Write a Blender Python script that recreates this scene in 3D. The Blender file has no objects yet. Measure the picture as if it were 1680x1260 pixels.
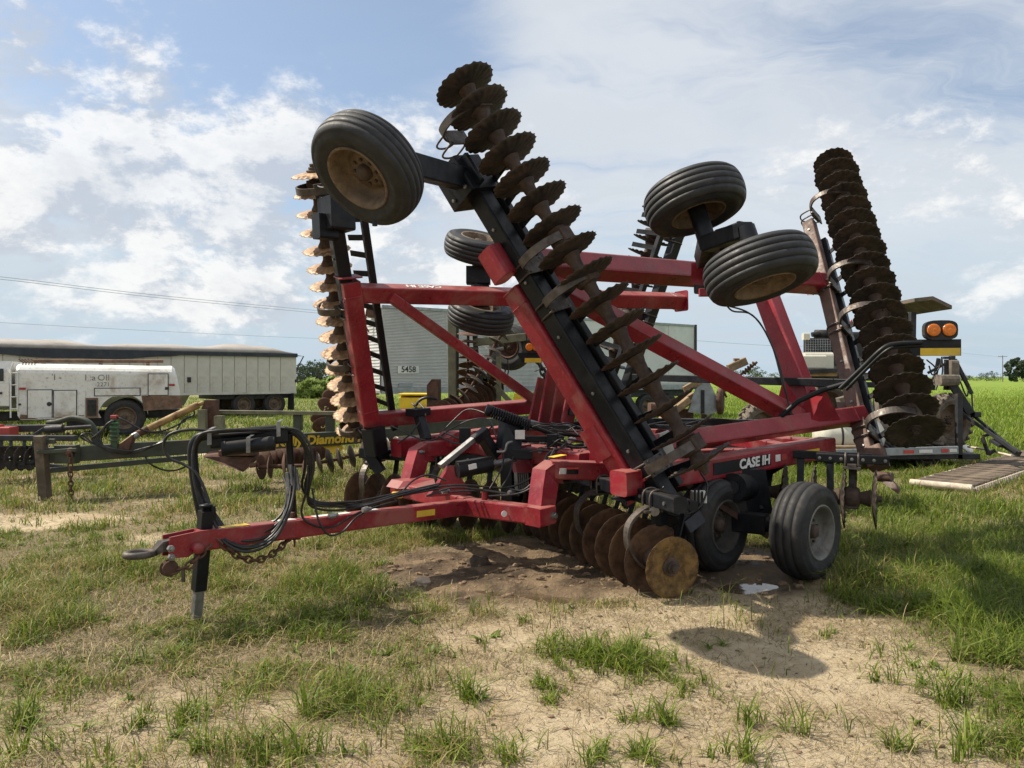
import bpy, math, random
import numpy as np
from mathutils import Vector, Matrix
R_ = math.radians
random.seed(7)
rng = np.random.default_rng(11)
SC = bpy.context.scene
COL = SC.collection

# ------------------------------------------------------------------ camera, sky, sun, exposure
CH, FPX, CX, HY = 1.75, 1220.0, 840.0, 618.0
cd = bpy.data.cameras.new('camera'); cam = bpy.data.objects.new('camera', cd); COL.objects.link(cam)
cam.location = (0, 0, CH); cam.rotation_euler = (R_(90), 0, 0)
cd.sensor_width = 36.0; cd.lens = FPX / 1680 * 36.0; cd.shift_y = -12.0 / 1680
cd.clip_start = 0.1; cd.clip_end = 9000
SC.camera = cam
SUNDIR = Vector((-0.777, 0.205, 1.0)).normalized()
SUN_EL = math.asin(SUNDIR.z); SUN_AZ = math.atan2(SUNDIR.x, SUNDIR.y)
sd = bpy.data.lights.new('sun', 'SUN'); sun = bpy.data.objects.new('sun', sd); COL.objects.link(sun)
sd.energy = 4.9; sd.angle = R_(0.55); sd.color = (1.0, 0.91, 0.76)
sun.rotation_euler = SUNDIR.to_track_quat('Z', 'Y').to_euler(); sun.location = (-20, 5, 30)
SC.view_settings.view_transform = 'Standard'; SC.view_settings.look = 'None'
SC.view_settings.gamma = 1.0; SC.view_settings.use_curve_mapping = False
SC.view_settings.exposure = 0.42
SC.render.engine = 'CYCLES'
SC.cycles.max_bounces = 6; SC.cycles.transparent_max_bounces = 6


class NT:
    def __init__(s, tree): s.t = tree; s.n = tree.nodes; s.l = tree.links
    def node(s, typ, **kw):
        nd = s.n.new(typ)
        for k, v in kw.items():
            if k == 'inp':
                for kk, vv in v.items():
                    if isinstance(vv, bpy.types.NodeSocket): s.l.new(vv, nd.inputs[kk])
                    else: nd.inputs[kk].default_value = vv
            else: setattr(nd, k, v)
        return nd
    def math(s, op, a, b=None, c=None, clamp=False):
        nd = s.n.new('ShaderNodeMath'); nd.operation = op; nd.use_clamp = clamp
        for i, v in enumerate((a, b, c)):
            if v is None: continue
            if isinstance(v, bpy.types.NodeSocket): s.l.new(v, nd.inputs[i])
            else: nd.inputs[i].default_value = v
        return nd.outputs[0]
    def mix(s, f, a, b, blend='MIX'):
        nd = s.n.new('ShaderNodeMix'); nd.data_type = 'RGBA'; nd.blend_type = blend
        for i, v in ((0, f), (6, a), (7, b)):
            if isinstance(v, bpy.types.NodeSocket): s.l.new(v, nd.inputs[i])
            else: nd.inputs[i].default_value = (*v, 1) if isinstance(v, tuple) and len(v) == 3 else v
        return nd.outputs[2]
    def noise(s, vec, scale, detail=4, rough=.55, dist=0.0):
        nd = s.node('ShaderNodeTexNoise', inp={'Scale': scale, 'Detail': detail, 'Roughness': rough, 'Distortion': dist})
        if vec is not None: s.l.new(vec, nd.inputs['Vector'])
        return nd.outputs['Fac']
    def ramp(s, f, lo, hi, a=0.0, b=1.0, smooth=True):
        nd = s.n.new('ShaderNodeMapRange'); nd.interpolation_type = 'SMOOTHSTEP' if smooth else 'LINEAR'
        s.l.new(f, nd.inputs[0])
        nd.inputs[1].default_value = lo; nd.inputs[2].default_value = hi
        nd.inputs[3].default_value = a; nd.inputs[4].default_value = b
        return nd.outputs[0]


def make_world():
    w = bpy.data.worlds.new('World'); SC.world = w; w.use_nodes = True
    T = NT(w.node_tree); T.n.clear()
    sky = T.node('ShaderNodeTexSky', sky_type='NISHITA', sun_disc=False)
    sky.sun_elevation = SUN_EL; sky.sun_rotation = SUN_AZ; sky.air_density = 1.0; sky.dust_density = 1.2; sky.ozone_density = 1.0
    tc = T.node('ShaderNodeTexCoord')
    sp = T.node('ShaderNodeSeparateXYZ', inp={0: tc.outputs['Generated']})
    x, y, z = sp.outputs
    zc = T.math('MAXIMUM', z, 0.0)
    k = T.math('DIVIDE', 1.0, T.math('ADD', zc, 0.16))
    cv = T.node('ShaderNodeCombineXYZ', inp={0: T.math('MULTIPLY', x, k), 1: T.math('MULTIPLY', y, k), 2: 0.0}).outputs[0]
    # thin high cloud veil, streaky, thinning to blue in the upper left
    wv = T.node('ShaderNodeTexNoise', inp={'Vector': cv, 'Scale': .9, 'Detail': 5, 'Roughness': .6}).outputs['Color']
    cw = T.node('ShaderNodeVectorMath', operation='MULTIPLY_ADD', inp={0: wv, 1: (.9, .9, 0), 2: cv}).outputs[0]
    n1 = T.noise(cw, 0.75, 8, .6, .3)
    n1b = T.noise(T.node('ShaderNodeMapping', inp={0: cw, 1: (3.1, 1.7, 0), 2: (0, 0, .5), 3: (.8, 2.6, 1)}).outputs[0], 1.1, 8, .64, .5)
    veil = T.math('ADD', T.math('MULTIPLY', n1, .5), T.math('MULTIPLY', n1b, .5))
    dv = T.node('ShaderNodeVectorMath', operation='DOT_PRODUCT', inp={0: tc.outputs['Generated'], 1: Vector((-.30, .86, .41)).normalized()}).outputs['Value']
    gap = T.ramp(T.math('ADD', dv, T.math('MULTIPLY', T.math('SUBTRACT', n1, .5), .10)), 0.93, 1.0)
    veil = T.math('SUBTRACT', T.math('ADD', veil, .115), T.math('MULTIPLY', gap, .28))
    vm = T.ramp(veil, 0.40, 0.64, 0.16, 0.96)
    # cumulus: lumpy heaps in angle space, low over the field
    def heap(o):
        v = T.node('ShaderNodeMapping', inp={0: tc.outputs['Generated'], 1: (0.43 + o[0], 0.2, 0.31 + o[1]), 3: (1.0, 1.0, 1.7)}).outputs[0]
        return T.math('ADD', T.math('MULTIPLY', T.noise(v, 4.3, 11, .63, .15), .8), T.math('MULTIPLY', T.noise(v, 15.0, 8, .66, .2), .2))
    dl = T.node('ShaderNodeVectorMath', operation='DOT_PRODUCT', inp={0: tc.outputs['Generated'], 1: Vector((-.45, .86, .24)).normalized()}).outputs['Value']
    left = T.ramp(dl, 0.80, 0.985)
    elev = T.math('MULTIPLY', T.ramp(z, 0.0, 0.10), T.ramp(z, 0.46, 0.24))
    h0 = heap((0, 0)); bias = T.math('ADD', T.math('SUBTRACT', T.math('MULTIPLY', left, .085), .03), T.math('MULTIPLY', T.math('SUBTRACT', elev, 1.0), .16))
    cu = T.math('ADD', h0, bias)
    cm = T.math('POWER', T.ramp(cu, 0.468, 0.59), 1.15)
    rel = T.ramp(T.math('SUBTRACT', heap((-.018, .045)), h0), -.05, .055)
    core = T.ramp(cu, 0.57, 0.70)
    hz = T.ramp(z, 0.0, 0.30)
    skyc = T.mix(1.0, sky.outputs[0], (1.30, 1.38, 1.42), 'MULTIPLY')
    skyc = T.mix(T.ramp(z, -.05, .26, .82, .10), skyc, (4.9, 6.3, 7.6))
    veilc = T.mix(hz, (5.5, 6.8, 7.8), (7.9, 8.2, 8.6))
    veilc = T.mix(T.ramp(n1b, .38, .62, 0, .55), veilc, (6.1, 6.7, 7.4))
    c = T.mix(vm, skyc, veilc)
    cuc = T.mix(rel, (10.2, 10.1, 9.9), (5.7, 6.2, 7.0))
    cuc = T.mix(T.math('MULTIPLY', core, .45), cuc, (6.0, 6.4, 7.0))
    c = T.mix(T.math('MULTIPLY', cm, .85), c, cuc)
    bg = T.node('ShaderNodeBackground', inp={'Color': c, 'Strength': 0.075})
    out = T.node('ShaderNodeOutputWorld'); T.l.new(bg.outputs[0], out.inputs[0])
make_world()

# ------------------------------------------------------------------ helpers
V = Vector
def W(px, py, Y): return V(((px - CX) / FPX * Y, Y, CH - (py - HY) / FPX * Y))
def lerp(a, b, t): return a + (b - a) * t
def spline(pts, k=6):
    pts = [V(p) for p in pts]; out = []
    P = [pts[0] * 2 - pts[1]] + pts + [pts[-1] * 2 - pts[-2]]
    for i in range(1, len(P) - 2):
        for j in range(k):
            t = j / k; a, b, c, d = P[i - 1], P[i], P[i + 1], P[i + 2]
            out.append(.5 * ((2 * b) + (c - a) * t + (2 * a - 5 * b + 4 * c - d) * t * t + (3 * b - a - 3 * c + d) * t ** 3))
    out.append(pts[-1]); return out
def frame(d, up):
    d = d.normalized(); up = V(up)
    s = d.cross(up)
    if s.length < 1e-4: s = d.cross(V((0, 1, 0)))
    s.normalize(); return d, s, s.cross(d).normalized()
def basis(axis, ref=(0, 0, 1)):
    z = V(axis).normalized(); x = V(ref).cross(z)
    if x.length < 1e-3: x = V((1, 0, 0)).cross(z)
    x.normalize(); y = z.cross(x)
    return Matrix((x, y, z)).transposed()

OFF = {}
def thing(name, loc, label, cat, group=None):
    o = bpy.data.objects.new(name, None); COL.objects.link(o); o.empty_display_size = .2
    o.location = loc; o['label'] = label; o['category'] = cat
    if group: o['group'] = group
    OFF[o.name] = V(loc); return o
def link(name, me, parent, mtx=None, label=None):
    o = bpy.data.objects.new(name, me); COL.objects.link(o)
    off = OFF[parent.name] if parent else V((0, 0, 0))
    if parent: o.parent = parent
    if mtx is not None:
        # parts keep no transform of their own unless placed by matrix; nested ones are relative to the thing
        o.matrix_basis = Matrix.Translation(-off) @ mtx
        OFF[o.name] = V((0, 0, 0)); PLACED[o.name] = mtx
    else: OFF[o.name] = off
    if label: o['label'] = label
    return o
PLACED = {}
def sublink(name, me, parent, mtx, label=None):
    """child of a part that was placed by matrix; mtx relative to that part"""
    o = bpy.data.objects.new(name, me); COL.objects.link(o); o.parent = parent; o.matrix_basis = mtx
    if label: o['label'] = label
    return o

class MB:
    def __init__(s): s.v = []; s.f = []; s.s = []
    def add(s, vs, fs, smooth=False):
        b = len(s.v); s.v += [tuple(v) for v in vs]
        for f in fs: s.f.append(tuple(i + b for i in f)); s.s.append(smooth)
    def loft(s, rings, closed=True, caps=True, smooth=False):
        n = len(rings[0]); vs = [v for r in rings for v in r]; fs = []
        for i in range(len(rings) - 1):
            for j in range(n if closed else n - 1):
                k = (j + 1) % n
                fs.append((i * n + j, i * n + k, (i + 1) * n + k, (i + 1) * n + j))
        s.add(vs, fs, smooth)
        if caps and closed:
            s.add(rings[0], [tuple(range(n - 1, -1, -1))]); s.add(rings[-1], [tuple(range(n))])
    def beam(s, p0, p1, w, h, up=(0, 0, 1), r=None, seg=3):
        p0, p1 = V(p0), V(p1); d, sd_, u = frame(p1 - p0, up)
        r = min(w, h) * .10 if r is None else r
        ring = []
        for cx, cy, a0 in ((1, 1, 0), (-1, 1, 90), (-1, -1, 180), (1, -1, 270)):
            for k in range(seg):
                a = R_(a0 + 90 * k / (seg - 1)) if seg > 1 else R_(a0 + 45)
                ring.append((cx * (w / 2 - r) + r * math.cos(a), cy * (h / 2 - r) + r * math.sin(a)))
        s.loft([[p + sd_ * x + u * y for x, y in ring] for p in (p0, p1)])
    def box(s, c, sx, sy, sz, r=.01, ax=(1, 0, 0), up=(0, 0, 1)):
        c = V(c); ax = V(ax).normalized()
        s.beam(c - ax * sx / 2, c + ax * sx / 2, sy, sz, up, r)
    def tube(s, pts, r, n=8, caps=True):
        pts = [V(p) for p in pts]; rings = []; ref = None
        for i, p in enumerate(pts):
            d = (pts[min(i + 1, len(pts) - 1)] - pts[max(i - 1, 0)]).normalized()
            if ref is None:
                ref = d.cross(V((0, 0, 1)))
                if ref.length < .05: ref = d.cross(V((0, 1, 0)))
            ref = (ref - d * ref.dot(d)).normalized(); b = d.cross(ref)
            rr = r[i] if isinstance(r, (list, tuple)) else r
            rings.append([p + ref * math.cos(2 * math.pi * k / n) * rr + b * math.sin(2 * math.pi * k / n) * rr for k in range(n)])
        s.loft(rings, True, caps, True)
    def lathe(s, c, axis, prof, n=16, smooth=True, caps=False):
        c = V(c); M = basis(axis); rings = []
        for r, z in prof:
            rings.append([c + M @ V((r * math.cos(2 * math.pi * k / n), r * math.sin(2 * math.pi * k / n), z)) for k in range(n)])
        s.loft(rings, True, caps, smooth)
    def cyl(s, p0, p1, r, n=14):
        p0, p1 = V(p0), V(p1); L = (p1 - p0).length
        s.lathe(p0, p1 - p0, [(r, 0), (r, L)], n)
        M = basis(p1 - p0)
        for p, o in ((p0, 1), (p1, 0)):
            vs = [p + M @ V((r * math.cos(2 * math.pi * k / n), r * math.sin(2 * math.pi * k / n), 0)) for k in range(n)]
            s.add(vs, [tuple(range(n))[::-1] if o else tuple(range(n))])
    def strip(s, path, wd, w, t):
        path = [V(p) for p in path]; wd = V(wd).normalized(); rings = []
        for i, p in enumerate(path):
            d = (path[min(i + 1, len(path) - 1)] - path[max(i - 1, 0)]).normalized()
            nn = d.cross(wd).normalized()
            rings.append([p + wd * w / 2 + nn * t / 2, p - wd * w / 2 + nn * t / 2, p - wd * w / 2 - nn * t / 2, p + wd * w / 2 - nn * t / 2])
        s.loft(rings)
    def plate(s, pts, ext):
        pts = [V(p) for p in pts]; ext = V(ext); n = len(pts)
        a = [p - ext / 2 for p in pts]; b = [p + ext / 2 for p in pts]
        s.add(a + b, [tuple(range(n - 1, -1, -1)), tuple(range(n, 2 * n))] + [(i, (i + 1) % n, n + (i + 1) % n, n + i) for i in range(n)])
    def mesh(s, name, mat, off=V((0, 0, 0))):
        me = bpy.data.meshes.new(name)
        me.from_pydata([(v[0] - off.x, v[1] - off.y, v[2] - off.z) for v in s.v], [], s.f)
        me.polygons.foreach_set('use_smooth', s.s)
        if mat: me.materials.append(mat)
        me.update(); return me
    def build(s, name, mat, parent=None, label=None, kind=None):
        off = OFF[parent.name] if parent else V((0, 0, 0))
        o = link(name, s.mesh(name, mat, off), parent, None, label)
        if kind: o['kind'] = kind
        return o

def text(name, txt, size, org, xd, yd, mat, parent, bold=0.0, shear=0.0, align='CENTER', depth=.003):
    cu = bpy.data.curves.new(name, 'FONT'); cu.body = txt; cu.size = size; cu.align_x = align; cu.align_y = 'CENTER'
    cu.offset = bold; cu.shear = shear; cu.extrude = depth; cu.resolution_u = 3
    tmp = bpy.data.objects.new('tmp_text', cu); COL.objects.link(tmp)
    dg = bpy.context.evaluated_depsgraph_get()
    me = bpy.data.meshes.new_from_object(tmp.evaluated_get(dg)); bpy.data.objects.remove(tmp); bpy.data.curves.remove(cu)
    me.name = name
    x = V(xd).normalized(); z = x.cross(V(yd)).normalized(); y = z.cross(x)
    M = Matrix((x, y, z)).transposed().to_4x4()
    off = OFF[parent.name]
    me.transform(Matrix.Translation(V(org) - off) @ M)
    me.materials.clear(); me.materials.append(mat)
    return link(name, me, parent)

# ------------------------------------------------------------------ materials
MATS = {}
def mat(name, col, rough=.5, metal=0.0, var=.25, vscale=6.0, dirt=None, dirt_amt=0.0, bump=0.0, bscale=40, dirt_scale=3.0, spec=None, trans=0.0, dirt_lo=.5, dirt_hi=.68, settle=0.0):
    m = bpy.data.materials.new(name); m.use_nodes = True; T = NT(m.node_tree); b = T.n['Principled BSDF']
    tc = T.node('ShaderNodeTexCoord').outputs['Object']
    n = T.noise(tc, vscale, 6, .6)
    dark = tuple(c * (1 - var) for c in col); light = tuple(min(1, c * (1 + var)) for c in col)
    c = T.mix(T.ramp(n, .3, .7), dark, light)
    rg = T.ramp(T.noise(tc, vscale * 2.3, 5, .6), .3, .7, max(.05, rough - .1), min(1, rough + .12))
    if dirt:
        dn = T.noise(tc, dirt_scale, 8, .68, .4)
        dm = T.math('MULTIPLY', T.ramp(dn, dirt_lo, dirt_hi), dirt_amt)
        fine = T.math('MULTIPLY', T.ramp(T.noise(tc, dirt_scale * 14, 5, .7), .50, .72), dirt_amt * .55)
        dm = T.math('MAXIMUM', dm, fine)
        if settle:
            nz = T.node('ShaderNodeSeparateXYZ', inp={0: T.node('ShaderNodeNewGeometry').outputs['Normal']}).outputs[2]
            dm = T.math('MAXIMUM', dm, T.math('MULTIPLY', T.math('MULTIPLY', T.ramp(nz, .35, .9), settle), T.ramp(T.noise(tc, 5.5, 7, .7), .32, .62, .25, 1.0)))
            scr = T.node('ShaderNodeMapping', inp={0: tc, 3: (2.0, 2.0, 26.0)}).outputs[0]
            dm = T.math('MAXIMUM', dm, T.math('MULTIPLY', T.ramp(T.noise(scr, 2.6, 5, .7), .60, .74), dirt_amt * .6))
        c = T.mix(dm, c, dirt); rg = T.math('ADD', rg, T.math('MULTIPLY', dm, .35), clamp=True)
    T.l.new(c, b.inputs['Base Color']); T.l.new(rg, b.inputs['Roughness'])
    b.inputs['Metallic'].default_value = metal
    if spec is not None: b.inputs['Specular IOR Level'].default_value = spec
    if bump:
        bp = T.node('ShaderNodeBump', inp={'Strength': bump, 'Distance': .004, 'Height': T.noise(tc, bscale, 6, .65)})
        T.l.new(bp.outputs[0], b.inputs['Normal'])
    MATS[name] = m; return m
DUST = (.30, .22, .14)
M_RED = mat('red_paint', (.235, .013, .023), .36, 0, .28, 2.5, (.29, .15, .115), .50, .12, 30, 2.2, settle=.55)
M_REDG = mat('dull_red_paint', (.24, .016, .024), .75, 0, .26, 2.5, (.2, .08, .06), .5, .12, 30, 2.2, .15)
M_REDF = mat('faded_red_paint', (.36, .04, .035), .5, 0, .2, 2.5, (.26, .13, .08), .5, .1, 30, 3)
M_BLK = mat('black_paint', (.006, .0075, .011), .42, 0, .3, 4, (.075, .062, .048), .20, .12, 40, 4, .3, settle=.35)
M_BROWN = mat('dusty_brown_paint', (.115, .062, .044), .6, 0, .3, 4, (.035, .03, .028), .8, .15, 30, 3.2)
M_DISC = mat('earth_worn_steel', (.042, .033, .029), .6, .12, .5, 9, (.085, .050, .034), .9, .5, 60, 9)
M_DISCL = mat('sunlit_rusty_steel', (.37, .225, .115), .5, .1, .45, 9, (.11, .065, .04), .95, .5, 60, 8)  # lighter, rustier copy of the disc steel, sunlight put into its colour
M_DISCM = mat('muddy_disc_steel', (.085, .046, .025), .75, .05, .5, 10, (.135, .075, .034), .8, .8, 50, 7)
M_DISCO = mat('orange_rusted_disc', (.155, .088, .026), .8, .05, .5, 14, (.055, .028, .014), .9, .9, 70, 8)
M_SPOOL = mat('earthy_cast_iron', (.075, .05, .038), .8, .1, .4, 10, (.14, .09, .06), .6, .5, 50, 5)
M_SHANK = mat('bare_spring_steel', (.10, .085, .075), .5, .5, .4, 10, (.09, .05, .03), .7, .3, 50, 6)
M_TYRE = mat('tyre_rubber', (.016, .017, .020), .60, 0, .3, 6, (.060, .058, .055), .26, .25, 70, 5)
M_TYREM = mat('muddy_tyre_rubber', (.015, .015, .016), .66, 0, .3, 6, (.07, .058, .046), .45, .5, 50, 4)
M_RIMR = mat('rusty_tan_rim', (.165, .118, .080), .7, .1, .35, 7, (.085, .050, .034), .8, .4, 60, 6)
M_RIMS = mat('dusty_silver_rim', (.17, .165, .15), .55, .3, .25, 7, (.13, .09, .06), .7, .3, 60, 6)
M_STEEL = mat('grey_steel', (.26, .26, .26), .42, .7, .3, 9, (.12, .085, .06), .5, .2, 60, 6)
M_BOLT = mat('zinc_bolt', (.24, .235, .23), .4, .7, .25, 20, (.15, .09, .05), .5)
M_HOSE = mat('hose_rubber', (.012, .012, .013), .42, 0, .2, 8, (.09, .08, .065), .3, .1, 60, 8)
M_WHITE = mat('white_sticker', (.70, .69, .66), .5, 0, .1, 10, DUST, .35)
M_YEL = mat('yellow_sticker', (.72, .48, .03), .5, 0, .1, 10, DUST, .3)
M_YELP = mat('yellow_paint', (.78, .52, .02), .45, 0, .1, 5, (.2, .15, .08), .4)
M_REFL = mat('red_reflector_tape', (.50, .05, .035), .4, 0, .1, 10, DUST, .3)
M_GREEN = mat('dark_green_paint', (.040, .050, .034), .6, 0, .3, 4, (.10, .065, .045), .75, .2, 40, 3)
M_OLIVE = mat('faded_olive_paint', (.17, .165, .10), .65, 0, .25, 4, (.09, .06, .04), .5, .2, 40, 3)
M_JD = mat('bright_green_paint', (.035, .10, .045), .5, 0, .25, 4, (.09, .06, .04), .4)
M_RUSTY = mat('brown_rust', (.10, .050, .033), .85, 0, .4, 6, (.05, .03, .022), .7, .4, 50, 5)
M_RUSTYEL = mat('rusty_yellow_paint', (.30, .19, .075), .7, 0, .3, 5, (.10, .045, .025), .9, .3, 50, 4)
M_TWHITE = mat('old_white_paint', (.66, .66, .63), .5, 0, .07, 2, (.27, .185, .115), .85, .12, 30, .9, dirt_lo=.50, dirt_hi=.70)
M_TRUST = mat('rust_stain', (.15, .085, .055), .8, 0, .4, 5, (.30, .24, .18), .5)
M_GRAIN = mat('weathered_cream_panel', (.53, .505, .46), .65, 0, .10, 1.5, (.33, .30, .25), .6, .1, 30, .8)
M_TARP = mat('grey_tarp', (.31, .285, .26), .75, 0, .12, 1.2, (.24, .21, .185), .6, .25, 8, 1.0)
M_TARPB = mat('dark_blue_tarp', (.020, .026, .040), .6, 0, .3, 2, (.06, .06, .06), .4)
M_VAN = mat('grey_aluminium_skin', (.60, .605, .62), .55, .05, .07, 1.2, (.36, .36, .35), .5, 0, 30, .7)
M_VANF = mat('pale_trailer_front', (.62, .63, .62), .5, .1, .1, 1.5, (.35, .33, .30), .5)
M_POLY = mat('white_poly_tank', (.62, .60, .50), .42, 0, .08, 2, (.36, .30, .19), .45, .05, 30, 1.6)
M_ENG = mat('engine_black', (.02, .021, .022), .55, .2, .5, 8, (.09, .075, .055), .5, .2, 40, 6)
M_DARKST = mat('dark_frame_steel', (.022, .024, .028), .6, .1, .4, 5, (.085, .06, .045), .5, .2, 40, 4)
M_CANOPY = mat('faded_canopy', (.15, .115, .085), .8, 0, .3, 4, (.07, .065, .06), .6, .2, 30, 3)
M_WOODG = mat('grey_brown_leg', (.115, .09, .065), .85, 0, .35, 5, (.06, .05, .038), .7, .4, 50, 5)
M_WOOD = mat('weathered_wood', (.25, .17, .095), .85, 0, .35, 5, (.12, .085, .055), .7, .4, 50, 5)
M_GALV = mat('galvanised_sheet', (.30, .325, .345), .5, .4, .18, 7, (.2, .18, .15), .4, .1, 40, 5)
M_MUDGREY = mat('dried_mud', (.15, .125, .10), .95, 0, .35, 9, (.21, .175, .135), .7, .8, 30, 6)
M_SLAT = mat('slat_brown', (.10, .075, .055), .85, 0, .4, 6, (.30, .24, .17), .6, .4, 40, 4)
M_ROPE = mat('pale_belt_edge', (.52, .45, .36), .85, 0, .25, 8, (.25, .19, .13), .6, .4, 50, 5)
M_BARK = mat('bark', (.10, .075, .055), .9, 0, .3, 3)
M_POLE = mat('pole_wood', (.16, .14, .12), .9, 0, .3, 3)
M_WIRE = mat('wire_grey', (.30, .34, .38), .7, 0, .1, 3)
M_DKGLASS = mat('dark_glass', (.02, .024, .026), .12)
M_BLUE = mat('blue_paint', (.03, .09, .17), .5, 0, .2, 4, (.1, .08, .06), .4)
M_GREYTXT = mat('worn_grey_letters', (.16, .155, .145), .8, 0, .4, 14, (.6, .6, .57), .75, 0, 40, 9)
M_REDTXT = mat('marker_red', (.35, .02, .02), .4)
M_STONE = mat('pale_stone', (.40, .32, .25), .9, 0, .25, 9, (.22, .16, .11), .5, .6, 30, 8)
def amber():
    m = mat('amber_lens', (.78, .20, .012), .18, 0, .12, 30); return m
M_AMBER = amber()

# ------------------------------------------------------------------ terrain functions (shared by ground and grass)
def vnoise(x, y, seed=0):
    xi = np.floor(x).astype(np.int64); yi = np.floor(y).astype(np.int64); xf = x - xi; yf = y - yi
    def h(a, b):
        n = (a * 374761393 + b * 668265263 + seed * 1442695041) & 0xffffffff
        n = ((n ^ (n >> 13)) * 1274126177) & 0xffffffff
        return ((n ^ (n >> 16)) & 0xffff) / 65535.0
    u = xf * xf * (3 - 2 * xf); w = yf * yf * (3 - 2 * yf)
    return (h(xi, yi) * (1 - u) + h(xi + 1, yi) * u) * (1 - w) + (h(xi, yi + 1) * (1 - u) + h(xi + 1, yi + 1) * u) * w
def fbm(x, y, oct=4, seed=0):
    t = np.zeros_like(x); a = .5; s = 0
    for o in range(oct):
        t += a * vnoise(x * 2 ** o + 13.7 * o, y * 2 ** o - 7.3 * o, seed + o); s += a; a *= .55
    return t / s
def sst(a, b, x): t = np.clip((x - a) / (b - a), 0, 1); return t * t * (3 - 2 * t)
def blob(x, y, cx, cy, rx, ry, ang=0):
    c, s = math.cos(ang), math.sin(ang); dx, dy = x - cx, y - cy
    u = (dx * c + dy * s) / rx; w = (-dx * s + dy * c) / ry
    return np.sqrt(u * u + w * w)
def masks(x, y):
    n = fbm(x * .9, y * .9, 4, 3) - .5; n2 = fbm(x * 2.6, y * 2.6, 3, 9) - .5
    wob = n * 1.1 + n2 * .5
    mud = 1 - sst(.75, 1.05, np.minimum(blob(x, y, .55, 6.9, 2.0, 1.35, .25), blob(x, y, 2.0, 6.75, 1.1, .85, .3)) + wob * .55)
    sand = 1 - sst(.7, 1.15, np.minimum(blob(x, y, 1.25, 4.6, 2.1, 1.75, .1), blob(x, y, 1.2, 3.2, 1.7, 1.0)) + wob)
    sand = np.maximum(sand, .55 * (1 - sst(.6, 1.2, blob(x, y, -1.75, 3.55, 1.5, .8, -.1) + wob * 1.2)))
    sand = np.maximum(sand, .7 * (1 - sst(.6, 1.2, blob(x, y, -7.3, 9.0, 2.4, .8) + wob)))
    sand = np.maximum(sand, .5 * (1 - sst(.6, 1.2, blob(x, y, -3.1, 8.2, 1.6, .55, .2) + wob)))
    sand = np.maximum(sand, .6 * (1 - sst(.6, 1.2, blob(x, y, -9, 17, 7, 1.3) + wob)))
    patch = fbm(x * 1.25 + 5, y * 1.25, 4, 21)
    sand = sand * (1 - .85 * sst(2.15, 2.9, x + wob * .5) * sst(2.4, 3.6, y))
    dry = sst(.40, .66, fbm(x * .75 + 40, y * .75, 4, 31))
    dry = np.clip(dry * sst(30, 10, y) + .55 * sst(4, -3, x) * sst(7.5, 4, y), 0, 1)
    lush = np.clip(sst(2.3, 3.2, x + wob * .6) * sst(2.4, 4.3, y), 0, 1) * (.35 + .65 * sst(.36, .60, fbm(x * .7 + 60, y * .7, 4, 37)))
    field = sst(15, 26, y + x * .35) * (.35 + .65 * sst(-.30, .02, x / np.maximum(y, 1) + .1 * n))
    bare = np.maximum(mud, sand)
    cover = np.clip((.38 + .9 * (patch - .35)) * (1 - bare) + .34 * lush + .5 * field, 0, 1)
    cover *= (1 - .97 * mud) * (1 - .78 * sand)
    return mud, sand, dry, lush, field, cover
def hgt(x, y):
    near = sst(26, 10, y)
    mud, sand, *_ = masks(x, y)
    b = (fbm(x * 1.6, y * 1.6, 4, 51) - .5) * .05 + (fbm(x * 7, y * 7, 3, 61) - .5) * (.018 + .020 * mud)
    ridge = np.abs(fbm(x * 3.2, y * 3.2, 3, 71) - .5)
    b += mud * (.020 - ridge * .11)
    pud = 1 - sst(.4, 1.1, blob(x, y, 1.98, 6.25, .42, .22, .3))
    pud = np.maximum(pud, .9 * (1 - sst(.5, 1.15, blob(x, y, .25, 5.95, .85, .16, -.33))))
    # press level under what stands on the ground
    flat = np.ones_like(x)
    for cx, cy, r in ((2.55, 6.45, .35), (1.85, 6.75, .35), (-2.26, 5.3, .18)):
        flat *= sst(r * .5, r * 1.6, np.hypot(x - cx, y - cy))
    return b * near * flat * (1 - .85 * pud) - pud * .05

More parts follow.
